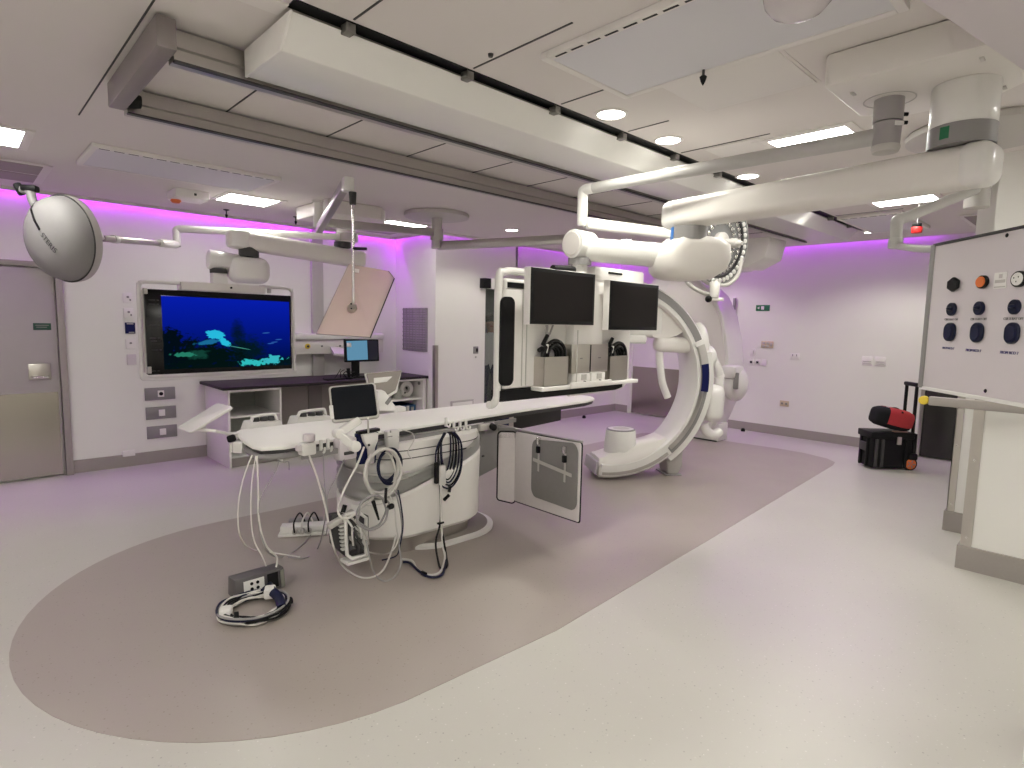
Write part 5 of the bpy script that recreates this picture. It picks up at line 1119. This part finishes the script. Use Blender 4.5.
bx = T('connector_box', 'charcoal connector box with a white four-hole plate on the floor', 'connector box', (1.218, 3.405, 0.000))
q0 = V((1.090, 3.327, 0.003)); q1 = V((1.331, 3.333, 0.003)); qu = (q1 - q0).normalized(); qw = V((-qu.y, qu.x, 0)); QL = (q1 - q0).length
zb = .12
P('case', MB().bprism([q0 - qu * .02 + qw * .0, q0 - qu * .02 + qw * .13, q0 - qu * .02 + qw * .12 + V((0, 0, zb * .95)), q0 - qu * .02 + qw * .015 + V((0, 0, zb))], qu * (QL + .04), .006), mat('charcoal case', (.11, .10, .105), .45), bx)
fo = lambda s, z, o: q0 + qu * (QL * s) + V((0, 0, z)) + qw * (.015 * z / zb - o)
P('socket_plate', MB().prism([fo(.10, .03, .003), fo(.58, .03, .003), fo(.58, .10, .003), fo(.10, .10, .003)], -qw * .004), WHITE, bx, 'white plate with four holes')
for s, z in ((.28, .08), (.42, .08), (.28, .05), (.42, .05)): P('socket_hole', MB().cyl(fo(s, z, .006), fo(s, z, .011), .009, seg=14), BLACK, bx)
P('dark_window', MB().prism([fo(.66, .02, .002), fo(.92, .02, .002), fo(.92, .105, .002), fo(.66, .105, .002)], -qw * .003), BLACK, bx)
P('end_plate', MB().bprism([fo(.97, .01, .006), fo(1.07, .01, .006), fo(1.07, .11, .006), fo(.97, .11, .006)], -qw * .006, .002), mat('olive grey end', (.20, .20, .17), .4), bx)
cl = T('floor_cable_coil', 'thick bundle of white, black and blue cable coiled on the floor by the connector box', 'cable coil', (1.129, 3.192, 0.000))
cc0 = V((1.108, 3.147, 0.030)); rnd = random.Random(9)
for k in range(20):
    r1 = .17 - .006 * (k % 8) + rnd.uniform(-.01, .01); z0 = .010 + .008 * (k // 5); a0 = rnd.random() * 6.28
    e_ = rnd.uniform(-.012, .012)
    pts = [(cc0.x + e_ + r1 * 1.02 * math.cos(a0 + i / 12 * 6.283), cc0.y + r1 * 1.0 * math.sin(a0 + i / 12 * 6.283) - e_, z0 + rnd.uniform(0, .02)) for i in range(12)]
    P('cable_turn', MB().tube(pts, .006, seg=8, smooth=4, closed=True), (CABLEW, CABLEK, CABLEG, CABLEB, CABLEK, CABLEW, CABLEG)[k % 7], cl)
for p_ in ((0.963, 3.161, 0.040), (1.213, 3.209, 0.060)):
    P('cable_wrap', MB().obox(p_, (.075, .06, .06), ux=(.5, 1, 0), bev=.012), PAPER, cl, 'white cable wrap')
P('blue_sleeve', MB().tube([(1.210, 3.156, 0.080), (1.222, 3.105, 0.060), (1.204, 3.021, 0.040)], .026, seg=10), CABLEB, cl)
P('black_plug', MB().cyl((1.256, 3.093, 0.030), (1.290, 3.095, 0.030), .02, bev=.004).cyl((0.977, 3.081, 0.050), (1.000, 3.074, 0.050), .02, bev=.004), BLACK, cl)
P('cable_tail', MB().tube([(1.225, 3.300, 0.041), (1.260, 3.330, 0.056), (1.233, 3.201, 0.080), (1.223, 3.135, 0.060)], .009, seg=8).tube([(1.166, 3.199, 0.090), (1.245, 3.320, 0.046), (1.221, 3.142, 0.070)], .008, seg=8), CABLEB, cl)

# ------------------------------------------------------------------ tool case and bag by the right wall
tc0 = V((7.912, 2.091, 0.000)); tc1 = V((7.746, 1.908, 0.000)); 
cA = V((7.58, 1.90, 0)); du = V((.70, -.714, 0)).normalized(); dv = V((.714, .70, 0)).normalized()   # du along the long front side, dv into depth
tk = T('tool_case', 'black wheeled tool case with telescopic handle standing by the right wall', 'tool case', cA)
cs = lambda a, b, z: cA + du * a + dv * b + V((0, 0, z))
P('case_body', MB().bprism([cs(-.02, .0, .02), cs(.44, .0, .02), cs(.44, .27, .02), cs(-.02, .27, .02)], (0, 0, .36), .02, 3), BLACK, tk)
P('case_lid', MB().bprism([cs(-.035, -.015, .36), cs(.45, -.015, .36), cs(.45, .285, .36), cs(-.035, .285, .36)], (0, 0, .075), .012, 3), BLACK, tk)
for a in (.03, .10, .36): P('case_rib', MB().obox(cs(a, -.008, .19), (.03, .03, .33), ux=du, bev=.006), DGREY if a < .2 else BLACK, tk)
for b in (.07, .20): P('case_rib', MB().obox(cs(-.028, b, .19), (.03, .03, .33), ux=dv, bev=.006), BLACK, tk)
P('side_grip', MB().obox(cs(-.035, .135, .25), (.13, .03, .10), ux=dv, bev=.01), DGREY, tk)
P('latch', MB().obox(cs(.27, -.022, .345), (.05, .018, .09), ux=du, bev=.006), STEEL, tk, 'silver latch')
for b in (.03, .25):
    wc = cs(.43, b - .02, .075)
    wv = P('wheel', MB().lathe(wc - dv * .022, dv, [(.02, 0), (.07, .002), (.078, .012), (.078, .034), (.07, .044), (.02, .044)], 32), RUBBER, tk)
    P('wheel_hub', MB().lathe(wc - dv * .026, dv, [(0, 0), (.055, .002), (.060, .006), (.060, .02), (0, .03)], 28), ORANGE, wv, 'orange wheel hub')
    for s_ in range(5):
        a = s_ * 1.2566
        P('hub_spoke', MB().obox(wc - dv * .027 + du * (.03 * math.cos(a)) + V((0, 0, .03 * math.sin(a))), (.034, .004, .010), ux=du * math.cos(a) + V((0, 0, math.sin(a))), uz=V((0, 0, math.cos(a))) - du * math.sin(a)), MGREY, wv)
for b in (.045, .225):
    P('handle_tube', MB().obox(cs(.455, b, .60), (.03, .026, .80), ux=du, bev=.005), BLACK, tk)
P('handle_grip', MB().obox(cs(.455, .135, .985), (.05, .24, .045), ux=du, bev=.014), BLACK, tk)
P('handle_socket', MB().obox(cs(.47, .135, .30), (.05, .25, .25), ux=du, bev=.012), BLACK, tk); P('wheel_arch', MB().obox(cs(.45, .0, .16), (.10, .05, .08), ux=du, bev=.02), BLACK, tk)
bg = T('tool_bag', 'red and black soft tool bag lying on top of the black tool case', 'bag', cs(.22, .12, .44))
bu = (du * 1.0 + V((0, 0, -.22))).normalized(); bb0 = cs(.23, .11, .585)
secs = []
for t_, k in ((-.20, .45), (-.19, .72), (-.13, .92), (0, 1.0), (.13, .97), (.185, .82), (.20, .55)):
    o_ = bb0 + bu * t_; nb = bu.cross(dv).normalized()
    secs.append([o_ + dv * (a * k) + nb * (c * k) for a, c in rrect(.28, .24, .075, 5)])
P('bag_body', MB().loft(secs), BLACKF, bg, smooth=60)
nb = bu.cross(dv).normalized()
if nb.z < 0: nb = -nb
secs = []
for t_, k in ((-.10, .965), (-.04, 1.0), (.06, 1.02), (.135, .985), (.192, .84)):
    o_ = bb0 + bu * t_; r_ = rrect(.286, .246, .075, 5)
    secs.append([o_ + dv * (a * k) + nb * (c * k) for a, c in r_ if c > -.075])
P('red_flap', MB().loft(secs, cap=False, closed=False), RED, bg, 'red top and sides', smooth=60)
P('bag_label', MB().obox(bb0 + nb * .118 - bu * .04 - dv * .03, (.09, .06, .006), ux=bu, uz=nb, bev=.002), PAPER, bg); P('bag_strap', MB().tube([bb0 + nb * .10 + dv * .13 + bu * .02, bb0 + nb * .125 + bu * .03, bb0 + nb * .09 - dv * .135 + bu * .03], .012, seg=8), BLACKF, bg)
P('bag_buckle', MB().obox(bb0 + bu * .19 - dv * .05 - nb * .06, (.04, .03, .03), ux=bu, bev=.006), PAPER, bg)
O('paper_slip', MB().obox(cs(.30, .03, .445), (.16, .05, .012), ux=du, bev=.004), mat('brown wood slip', (.38, .22, .17), .6), 'thin brownish strip lying on the lid of the black tool case', 'strip')

# ------------------------------------------------------------------ counter along the wall with the screen
O('worktop', MB().box((1.99, 6.40, .835), (4.575, 7.195, .868), .006), COUNTER, 'dark laminate worktop running along the wall under the large screen', 'worktop')
lc_ = T('shelf_cabinet', 'open white shelf cabinet at the left end of the dark worktop', 'cabinet', (2.06, 6.42, 0))
P('side_panel', MB().box((2.04, 6.42, 0), (2.062, 7.18, .833), .002), WHITEM, lc_); P('side_panel', MB().box((2.585, 6.42, 0), (2.605, 7.18, .833), .002), WHITEM, lc_)
P('back_panel', MB().box((2.062, 7.16, .1), (2.585, 7.178, .833)), CARCASS, lc_); P('shelf', MB().box((2.063, 6.44, .53), (2.584, 7.15, .548), .002), WHITEM, lc_); P('base_shelf', MB().box((2.063, 6.44, .10), (2.584, 7.16, .118), .002), CARCASS, lc_); P('top_strip', MB().box((2.063, 6.42, .81), (2.584, 6.44, .833)), WHITEM, lc_)
P('kick_board', MB().box((2.063, 6.47, 0), (2.584, 6.485, .10)), SKIRT, lc_)
kp = T('knee_panel', 'taupe panel closing the knee space under the worktop', 'panel', (3.2, 7.1, 0))
P('panel_board', MB().box((2.61, 6.98, .02), (3.98, 7.0, .833), .002), TAUPE, kp); P('panel_post', MB().box((3.16, 6.96, .02), (3.34, 6.98, .833), .002), mat('darker taupe board', (.20, .18, .165), .55), kp)
rc_ = T('shelf_cabinet', 'open white shelf cabinet at the corner end of the dark worktop', 'cabinet', (3.99, 6.42, 0))
P('side_panel', MB().box((4.50, 6.42, 0), (4.55, 7.18, .833), .002), WHITEM, rc_); P('side_panel', MB().box((3.98, 6.42, 0), (4.0, 7.18, .833), .002), WHITEM, rc_)
P('back_panel', MB().box((4.0, 7.15, .1), (4.5, 7.17, .833)), CARCASS, rc_); P('shelf', MB().box((4.001, 6.44, .555), (4.499, 7.14, .573), .002), WHITEM, rc_); P('base_shelf', MB().box((4.001, 6.44, .10), (4.499, 7.14, .118)), WHITEM, rc_); P('top_strip', MB().box((4.0, 6.42, .81), (4.5, 6.44, .833)), WHITEM, rc_)
P('hinge', MB().cyl((4.50, 6.50, .765), (4.485, 6.50, .765), .022), MGREY, rc_)
rlr = T('tape_roll', 'white roll with grey hub standing on the corner shelf', 'roll', (4.30, 6.6, .573))
rp_ = V((4.365, 6.60, .574 + .108))
P('roll_body', MB().lathe(rp_ - V((0, .0, 0)), (0, 1, 0), [(.045, 0), (.10, 0), (.108, .01), (.108, .06), (.10, .07), (.045, .07), (.045, 0)], 40), WHITEM, rlr)
P('roll_hub', MB().lathe(rp_ + V((0, -.004, 0)), (0, 1, 0), [(.02, 0), (.05, .003), (.05, .05), (.02, .05), (.02, 0)], 28), LGREY, rlr); P('roll_hole', MB().sphere(rp_ + V((-.005, -.002, .02)), .018, seg=12).sphere(rp_ + V((-.03, -.002, -.045)), .012, seg=10), DGREY, rlr)
O('clear_jar', MB().lathe((4.21, 6.60, .574), (0, 0, 1), [(0, 0), (.06, 0), (.065, .02), (.06, .10), (.04, .12), (.04, .14), (0, .14)], 24), CARCASS, 'squat grey container left of the white roll on the corner shelf', 'container')
sbx = T('storage_box', 'blue storage box with pale packets on the lower corner shelf', 'storage box', (4.25, 6.62, .118))
P('box_shell', MB().box((4.02, 6.56, .119), (4.48, 6.561 + .012, .47), .003).box((4.02, 6.56, .119), (4.032, 6.95, .47)).box((4.468, 6.56, .119), (4.48, 6.95, .47)).box((4.02, 6.93, .119), (4.48, 6.95, .47)).box((4.02, 6.56, .119), (4.48, 6.95, .13)), mat('blue tub', (.03, .10, .25), .4), sbx)
for k in range(6): P('packet', MB().obox((4.07 + .07 * k, 6.552, .40 - .02 * (k % 2)), (.045, .012, .13), ux=(1, .05 * (k % 3 - 1), 0), bev=.005), (LGREY, PAPER, CARCASS)[k % 3], sbx)
pc = T('desktop_monitor', 'small monitor showing a pale blue page on the dark worktop', 'monitor', (3.87, 6.75, .868))
my = 6.66
P('monitor_case', MB().bprism([(3.497, 6.660, 1.355), (3.973, 6.660, 1.347), (3.984, 6.660, 1.068), (3.507, 6.660, 1.067)], (0, .035, 0), .005), BLACK, pc)
P('screen_picture', MB().prism([(3.522, 6.657, 1.330), (3.806, 6.657, 1.335), (3.818, 6.657, 1.093), (3.533, 6.657, 1.089)], (0, .002, 0)), MONI, pc, 'lit pale blue page', smooth=0)
P('dark_page', MB().prism([(3.814, 6.656, 1.335), (3.956, 6.656, 1.327), (3.962, 6.656, 1.088), (3.826, 6.656, 1.089)], (0, .002, 0)), mat('dark blue page', (.012, .014, .03), .3), pc, smooth=0)
P('stand', MB().box((3.62, 6.69, .88), (3.72, 6.73, 1.10), .008).box((3.54, 6.62, .868), (3.82, 6.80, .885), .006), BLACK, pc)
for k in range(5): P('loose_lead', MB().tube([(3.46 + .05 * k, 6.70, .98 - .01 * k), (3.38 + .04 * k, 6.62, .93 + .02 * (k % 2)), (3.30 + .09 * k, 6.58, .878), (3.22 + .1 * k, 6.68, .876)], .006, seg=6), CABLEK, pc)
P('yellow_note', MB().obox((3.552, 6.650, 1.281), (.06, .003, .05), bev=.001), PAPER, pc)
ph = T('desk_microphone', 'small black desk device among the leads left of the monitor', 'desk device', (3.38, 6.6, .868))
P('base', MB().cyl((3.50, 6.56, .868), (3.50, 6.56, .89), .05, bev=.006), BLACK, ph); P('stalk', MB().cyl((3.50, 6.56, .885), (3.49, 6.56, 1.0), .016, .022), BLACK, ph); P('pad', MB().obox((3.30, 6.55, .878), (.24, .10, .02), ux=(1, .1, 0), bev=.006), BLACK, ph)

# ------------------------------------------------------------------ floor c-arm
C0 = V((4.82, 3.53, 1.046)); az = math.radians(55); ax = V((math.cos(az), math.sin(az), 0)); cu = V((math.sin(az), -math.cos(az), 0)); cz = V((0, 0, 1))
ca_ = T('c_arm', 'large white c-shaped x-ray arm with dark blue band standing behind the table', 'c-arm', C0 - cz * 1.046 + cu * .95)
def arcpt(r, a, d): a = math.radians(a); return C0 + cu * (r * math.cos(a)) + cz * (r * math.sin(a)) + ax * d
def arc(prof, a0, a1, n=48):
    """prof: closed list of (radius, depth)"""
    return MB().loft([[arcpt(r, a0 + (a1 - a0) * i / n, d) for r, d in prof] for i in range(n + 1)])
Wd = .45
P('c_body', arc([(.885, .0), (.875, .02), (.875, Wd - .02), (.885, Wd), (1.0, Wd), (1.02, Wd - .03), (1.02, .03), (1.0, .0)], -97, 118, 64), WHITE, ca_, 'white c-shaped body', smooth=30)
P('side_rail', arc([(.925, -.004), (.925, .02), (.998, .02), (.998, -.004)], -50, 112, 48), MGREY, ca_, 'dark grey rail groove')
P('side_rail', arc([(.915, -.012), (.915, .01), (.958, .01), (.958, -.012)], -49, 22, 30), ALU, ca_, 'silver strip')
P('rail_cap', arc([(.905, -.018), (.905, .01), (1.004, .01), (1.004, -.018)], 22, 25, 4), WHITE, ca_)
P('blue_band', arc([(.925, -.016), (.925, .01), (1.003, .01), (1.003, -.016)], -7, 10, 12), BLUE, ca_, 'dark blue band')
P('silver_band', arc([(.93, -.015), (.93, .01), (1.003, .01), (1.003, -.015)], 10, 22, 8), LGREY, ca_)
P('lower_rail', arc([(.955, -.010), (.955, .01), (.985, .01), (.985, -.010)], -96, -52, 20), ALU, ca_)
P('carriage', arc([(1.0, .03), (1.0, Wd + .04), (1.06, Wd + .05), (1.09, Wd), (1.09, .06), (1.07, .03)], -53, 16, 30), WHITE, ca_, 'white outer carriage', smooth=30)
P('carriage_hood', MB().sphere(arcpt(1.02, 19, .22), .2, sc=(.55, .85, 1.35), ux=cu, uz=cz - cu * .35), WHITE, ca_)
# lower tube arm with its round head
lp = []
for i in range(15):
    a = -98 + 52 * i / 14; k = math.sin(math.pi * min(1, (i + 1.5) / 9) / 2) if i < 9 else 1
    hgt = .225 * math.sin(math.pi * min(max((i + 2.2) / 17.5, 0), 1)) + .005
    lp.append([arcpt(r, a, d) for r, d in [(.99, .01), (.99 - hgt * .5, .004), (.885 - hgt * .55, .07), (.885 - hgt * .62, Wd / 2), (.885 - hgt * .55, Wd - .07), (.99 - hgt * .5, Wd - .004), (.99, Wd - .01)]])
P('tube_housing', MB().loft(lp), WARM, ca_, 'pale smooth tube housing', smooth=55)
tcn = C0 + cu * .16 + ax * .23 + cz * (.30 - 1.046)
P('collimator', MB().lathe(tcn, (0, 0, 1), [(0, -.10), (.175, -.10), (.17, .0), (.155, .185), (.145, .20), (.135, .205), (.13, .203)], 48), WHITE, ca_, 'white round collimator head')
P('collimator_ring', MB().lathe(tcn, (0, 0, 1), [(.150, .192), (.153, .199), (.143, .2065), (.136, .2065)], 48), MGREY, ca_); P('collimator_window', MB().lathe(tcn, (0, 0, 1), [(.136, .2055), (.09, .207), (.085, .203), (0, .203)], 48), WHITE, ca_); P('window_pane', MB().lathe(tcn, (0, 0, 1), [(.085, .205), (0, .2055)], 40), LGREY, ca_)
P('end_plate', MB().bprism([arcpt(.99, -98.5, .015), arcpt(.86, -98.5, .03), arcpt(.86, -98.5, Wd - .03), arcpt(.99, -98.5, Wd - .015)], -cu * .03, .008), mat('lilac grey cover', (.42, .39, .42), .4), ca_)
P('lower_foot', arc([(1.02, .10), (1.02, .36), (1.045, .34), (1.045, .12)], -52, -38, 8), LGREY, ca_)
# upper end: detector
def cp(u, d, z): return C0 + cu * u + ax * d + cz * (z - 1.046)
P('detector', MB().obox(cp(.13, .23, 1.46), (.40, .40, .075), ux=cu, bev=.02, seg=3), WHITE, ca_, 'flat white detector slab'); P('detector_edge', MB().obox(cp(.13, .23, 1.42), (.385, .385, .02), ux=cu, bev=.006), CARCASS, ca_)
P('detector_head', MB().obox(cp(.30, .23, 1.64), (.44, .36, .32), ux=cu, bev=.06, seg=4), WHITE, ca_)
P('detector_cover', MB().loft([[cp(u, d, z) for u, z in [(.40, 1.48), (.52, 1.46), (.66, 1.50), (.76, 1.56), (.80, 1.64), (.74, 1.76), (.62, 1.86), (.46, 1.92), (.38, 1.90)]] for d in (.06, .10, .36, .40)]), WARM, ca_, smooth=50)
P('bumper_pod', MB().obox(cp(.64, .12, 1.405), (.40, .16, .165), ux=cu + cz * -.04, bev=.064, seg=5), WARM, ca_, 'rounded bumper pod')
P('guard_strip', MB().tube([cp(.50, .12, 1.36), cp(.52, .12, 1.18), cp(.555, .12, 1.0), cp(.62, .12, .85)], .038, seg=12), WHITE, ca_)
P('joint_pod', MB().sphere(cp(1.10, .26, 1.27), .11, sc=(.9, 1, 1.2)), WHITE, ca_)
P('cable_hose', MB().tube([cp(1.08, .26, 1.40), cp(1.18, .27, 1.26), cp(1.26, .28, 1.12), cp(1.285, .29, 1.04)], .045, seg=14), WHITE, ca_); P('hose_collar', MB().cyl(cp(1.27, .29, 1.075), cp(1.29, .29, 1.045), .053, bev=.004), WHITEM, ca_); P('cable_hose', MB().tube([cp(1.28, .29, 1.06), cp(1.285, .29, .94), cp(1.26, .29, .78)], .048, seg=14), WHITE, ca_)
P('motor_pod', MB().obox(cp(1.17, .22, .78), (.22, .26, .40), ux=cu, bev=.09, seg=5), WHITE, ca_, 'rounded white motor pod')
P('stand_column', MB().bprism([cp(.68, .16, .012), cp(.80, .16, .012), cp(.84, .16, .10), cp(.85, .16, .36), cp(.78, .16, .33), cp(.66, .16, .22)], ax * .24, .025, 3), LGREY, ca_)
P('hose_end', MB().tube([cp(1.08, .2, .56), cp(1.12, .2, .47), cp(1.20, .2, .43), cp(1.28, .22, .46)], .055, seg=12), WHITE, ca_); P('stand_foot', MB().obox(cp(.74, .28, .008), (.18, .28, .014), ux=cu, bev=.004), MGREY, ca_)
# lateral c-arm hanging from the ceiling rails
lt2 = T('lateral_c_arm', 'tall sickle-shaped white x-ray arm hanging from the ceiling rails behind the c-arm', 'c-arm', (7.5, 4.2, ZC))
def sk(pts, x0, x1): return MB().loft([[V((x, y, z)) for y, z in pts] for x in (x0, x0 + .03, x1 - .03, x1)])
outp = [(4.75, 2.42), (4.45, 2.36), (4.20, 2.27), (3.92, 2.02), (3.78, 1.75), (3.70, 1.45), (3.66, 1.18), (3.67, .85), (3.74, .50), (3.86, .20)]
inp = [(4.20, .20), (4.14, .60), (4.16, 1.0), (4.20, 1.30), (4.30, 1.62), (4.45, 1.86), (4.72, 2.05), (5.0, 2.12)]
P('sickle_body', MB().bprism([(7.5, y, z) for y, z in outp + inp], (.46, 0, 0), .02, 2), WHITE, lt2, 'white sickle body', smooth=50)
P('inner_face', MB().bprism([(7.485, y + (.0 if i < 0 else .045), z) for i, (y, z) in enumerate(outp[1:-1])] + [(7.485, y - .03, z) for y, z in inp[1:-1]], (.02, 0, 0), .004), WARM, lt2, smooth=50)
P('end_pod', MB().sphere((7.62, 3.60, .84), .22, sc=(.8, .75, 1.1)), WHITE, lt2, 'rounded end pod'); P('pod_slot', MB().obox((7.440, 3.508, 0.893), (.03, .07, .22), bev=.012), MGREY, lt2); P('pod_cap', MB().obox((7.55, 3.62, 1.0), (.30, .24, .18), bev=.06), WHITE, lt2)
P('base_post', MB().box((7.62, 3.80, .005), (7.90, 4.22, .26), .02), WHITE, lt2); P('base_gap', MB().box((7.60, 3.82, .003), (7.88, 4.2, .02)), DGREY, lt2)
P('ceiling_carriage', MB().bprism([(6.45, 2.80, 2.36), (6.45, 3.0, 2.26), (6.45, 3.5, 2.28), (6.45, 3.6, 2.58), (6.45, 2.75, 2.58)], (.45, 0, 0), .02), WHITEM, lt2, 'white carriage under the rails'); P('carriage_neck', MB().obox((7.3, 3.95, 2.44), (1.0, .9, .22), bev=.05, seg=3), WHITE, lt2)

# ------------------------------------------------------------------ person glimpsed through the glazed gap
def skin_person():
    px_, py_ = (6.203, 7.000, 1.315)[0], 7.0
    f = V((-.6, -.8, 0)); s_ = V((.8, -.6, 0))
    def pt(a, b, z): return V((px_, py_, 0)) + s_ * a + f * b + V((0, 0, z))
    nodes = [(pt(0, 0, .92), .13), (pt(0, .01, 1.12), .125), (pt(0, 0, 1.34), .135), (pt(0, 0, 1.42), .06), (pt(0, .02, 1.48), .055),
             (pt(.16, 0, 1.36), .055), (pt(.22, .0, 1.10), .042), (pt(.20, .08, .86), .034), (pt(-.16, 0, 1.36), .055), (pt(-.22, 0, 1.10), .042), (pt(-.20, .08, .86), .034),
             (pt(.09, 0, .86), .09), (pt(.10, .02, .48), .06), (pt(.10, 0, .10), .042), (pt(.10, .14, .04), .04), (pt(-.09, 0, .86), .09), (pt(-.10, .02, .48), .06), (pt(-.10, 0, .10), .042), (pt(-.10, .14, .04), .04),
             (pt(0, .03, 1.56), .085), (pt(0, .03, 1.64), .085)]
    ed = [(0, 1), (1, 2), (2, 3), (3, 4), (2, 5), (5, 6), (6, 7), (2, 8), (8, 9), (9, 10), (0, 11), (11, 12), (12, 13), (13, 14), (0, 15), (15, 16), (16, 17), (17, 18), (4, 19), (19, 20)]
    me = bpy.data.meshes.new('person_body'); me.from_pydata([n[0] for n in nodes], ed, []); ob = bpy.data.objects.new('person_body', me); C.objects.link(ob)
    md = ob.modifiers.new('s', 'SKIN'); sk_ = me.skin_vertices[0].data
    for i, n in enumerate(nodes): sk_[i].radius = (n[1], n[1]); sk_[i].use_root = (i == 0)
    ob.modifiers.new('u', 'SUBSURF').render_levels = 2; ob.modifiers['u'].levels = 2
    bpy.context.view_layer.update()
    m2 = bpy.data.meshes.new_from_object(ob.evaluated_get(bpy.context.evaluated_depsgraph_get()))
    mb = MB(); mb.add([v.co.copy() for v in m2.vertices], [list(p.vertices) for p in m2.polygons])
    for i, p in enumerate(m2.polygons):
        z = p.center.z; d = (p.center - V((px_, py_, p.center.z))); lat = abs(d.dot(s_))
        mb.mi[i] = 0 if (z > 1.43 or (z < .92 and lat > .165 and z > .76)) else (1 if z > .93 else (2 if z > .09 else 3))
    bpy.data.objects.remove(ob)
    t = T('person', 'person in a white shirt and dark blue trousers standing behind the narrow glazed gap', 'person', (px_, py_, 0))
    P('body', mb, [SKIN, SHIRT, JEANS, BLACK], t, smooth=60)
    P('hair', MB().sphere(pt(0, .005, 1.645), .098, sc=(1, 1.05, .95)), HAIR, t)
    P('nose', MB().sphere(pt(0, .125, 1.585), .018, sc=(.8, 1, 1.3)), SKIN, t)
    for a in (-.034, .034): P('eye', MB().sphere(pt(a, .105, 1.615), .012), BLACK, t)
    P('mouth', MB().obox(pt(0, .112, 1.535), (.045, .01, .009), ux=s_, bev=.003), RED, t)
    for a in (-.09, .09): P('ear', MB().sphere(pt(a, .03, 1.59), .028, sc=(.5, .7, 1)), SKIN, t)
skin_person()

# ------------------------------------------------------------------ camera, world, view
cd = bpy.data.cameras.new('camera'); cam = bpy.data.objects.new('camera', cd); C.objects.link(cam)
cam.matrix_world = Matrix(((0.723914, 0.057584, -0.687483, 0), (-0.689593, 0.089659, -0.718626, 0), (0.020258, 0.994306, 0.104615, 1.6), (0, 0, 0, 1)))
cd.sensor_fit = 'HORIZONTAL'; cd.sensor_width = 36; cd.lens = 585 / 1024 * 36; cd.clip_start = .05; cd.clip_end = 60
bpy.context.scene.camera = cam
w = bpy.data.worlds.new('world'); bpy.context.scene.world = w; w.use_nodes = True
w.node_tree.nodes['Background'].inputs['Color'].default_value = (.05, .05, .05, 1); w.node_tree.nodes['Background'].inputs['Strength'].default_value = .3
vs = bpy.context.scene.view_settings
vs.view_transform = 'Standard'; vs.look = 'None'; vs.gamma = 1; vs.use_curve_mapping = False; vs.exposure = -0.2
cy = bpy.context.scene.cycles
cy.max_bounces = 12; cy.diffuse_bounces = 8; cy.glossy_bounces = 4; cy.transparent_max_bounces = 12; cy.sample_clamp_indirect = 6
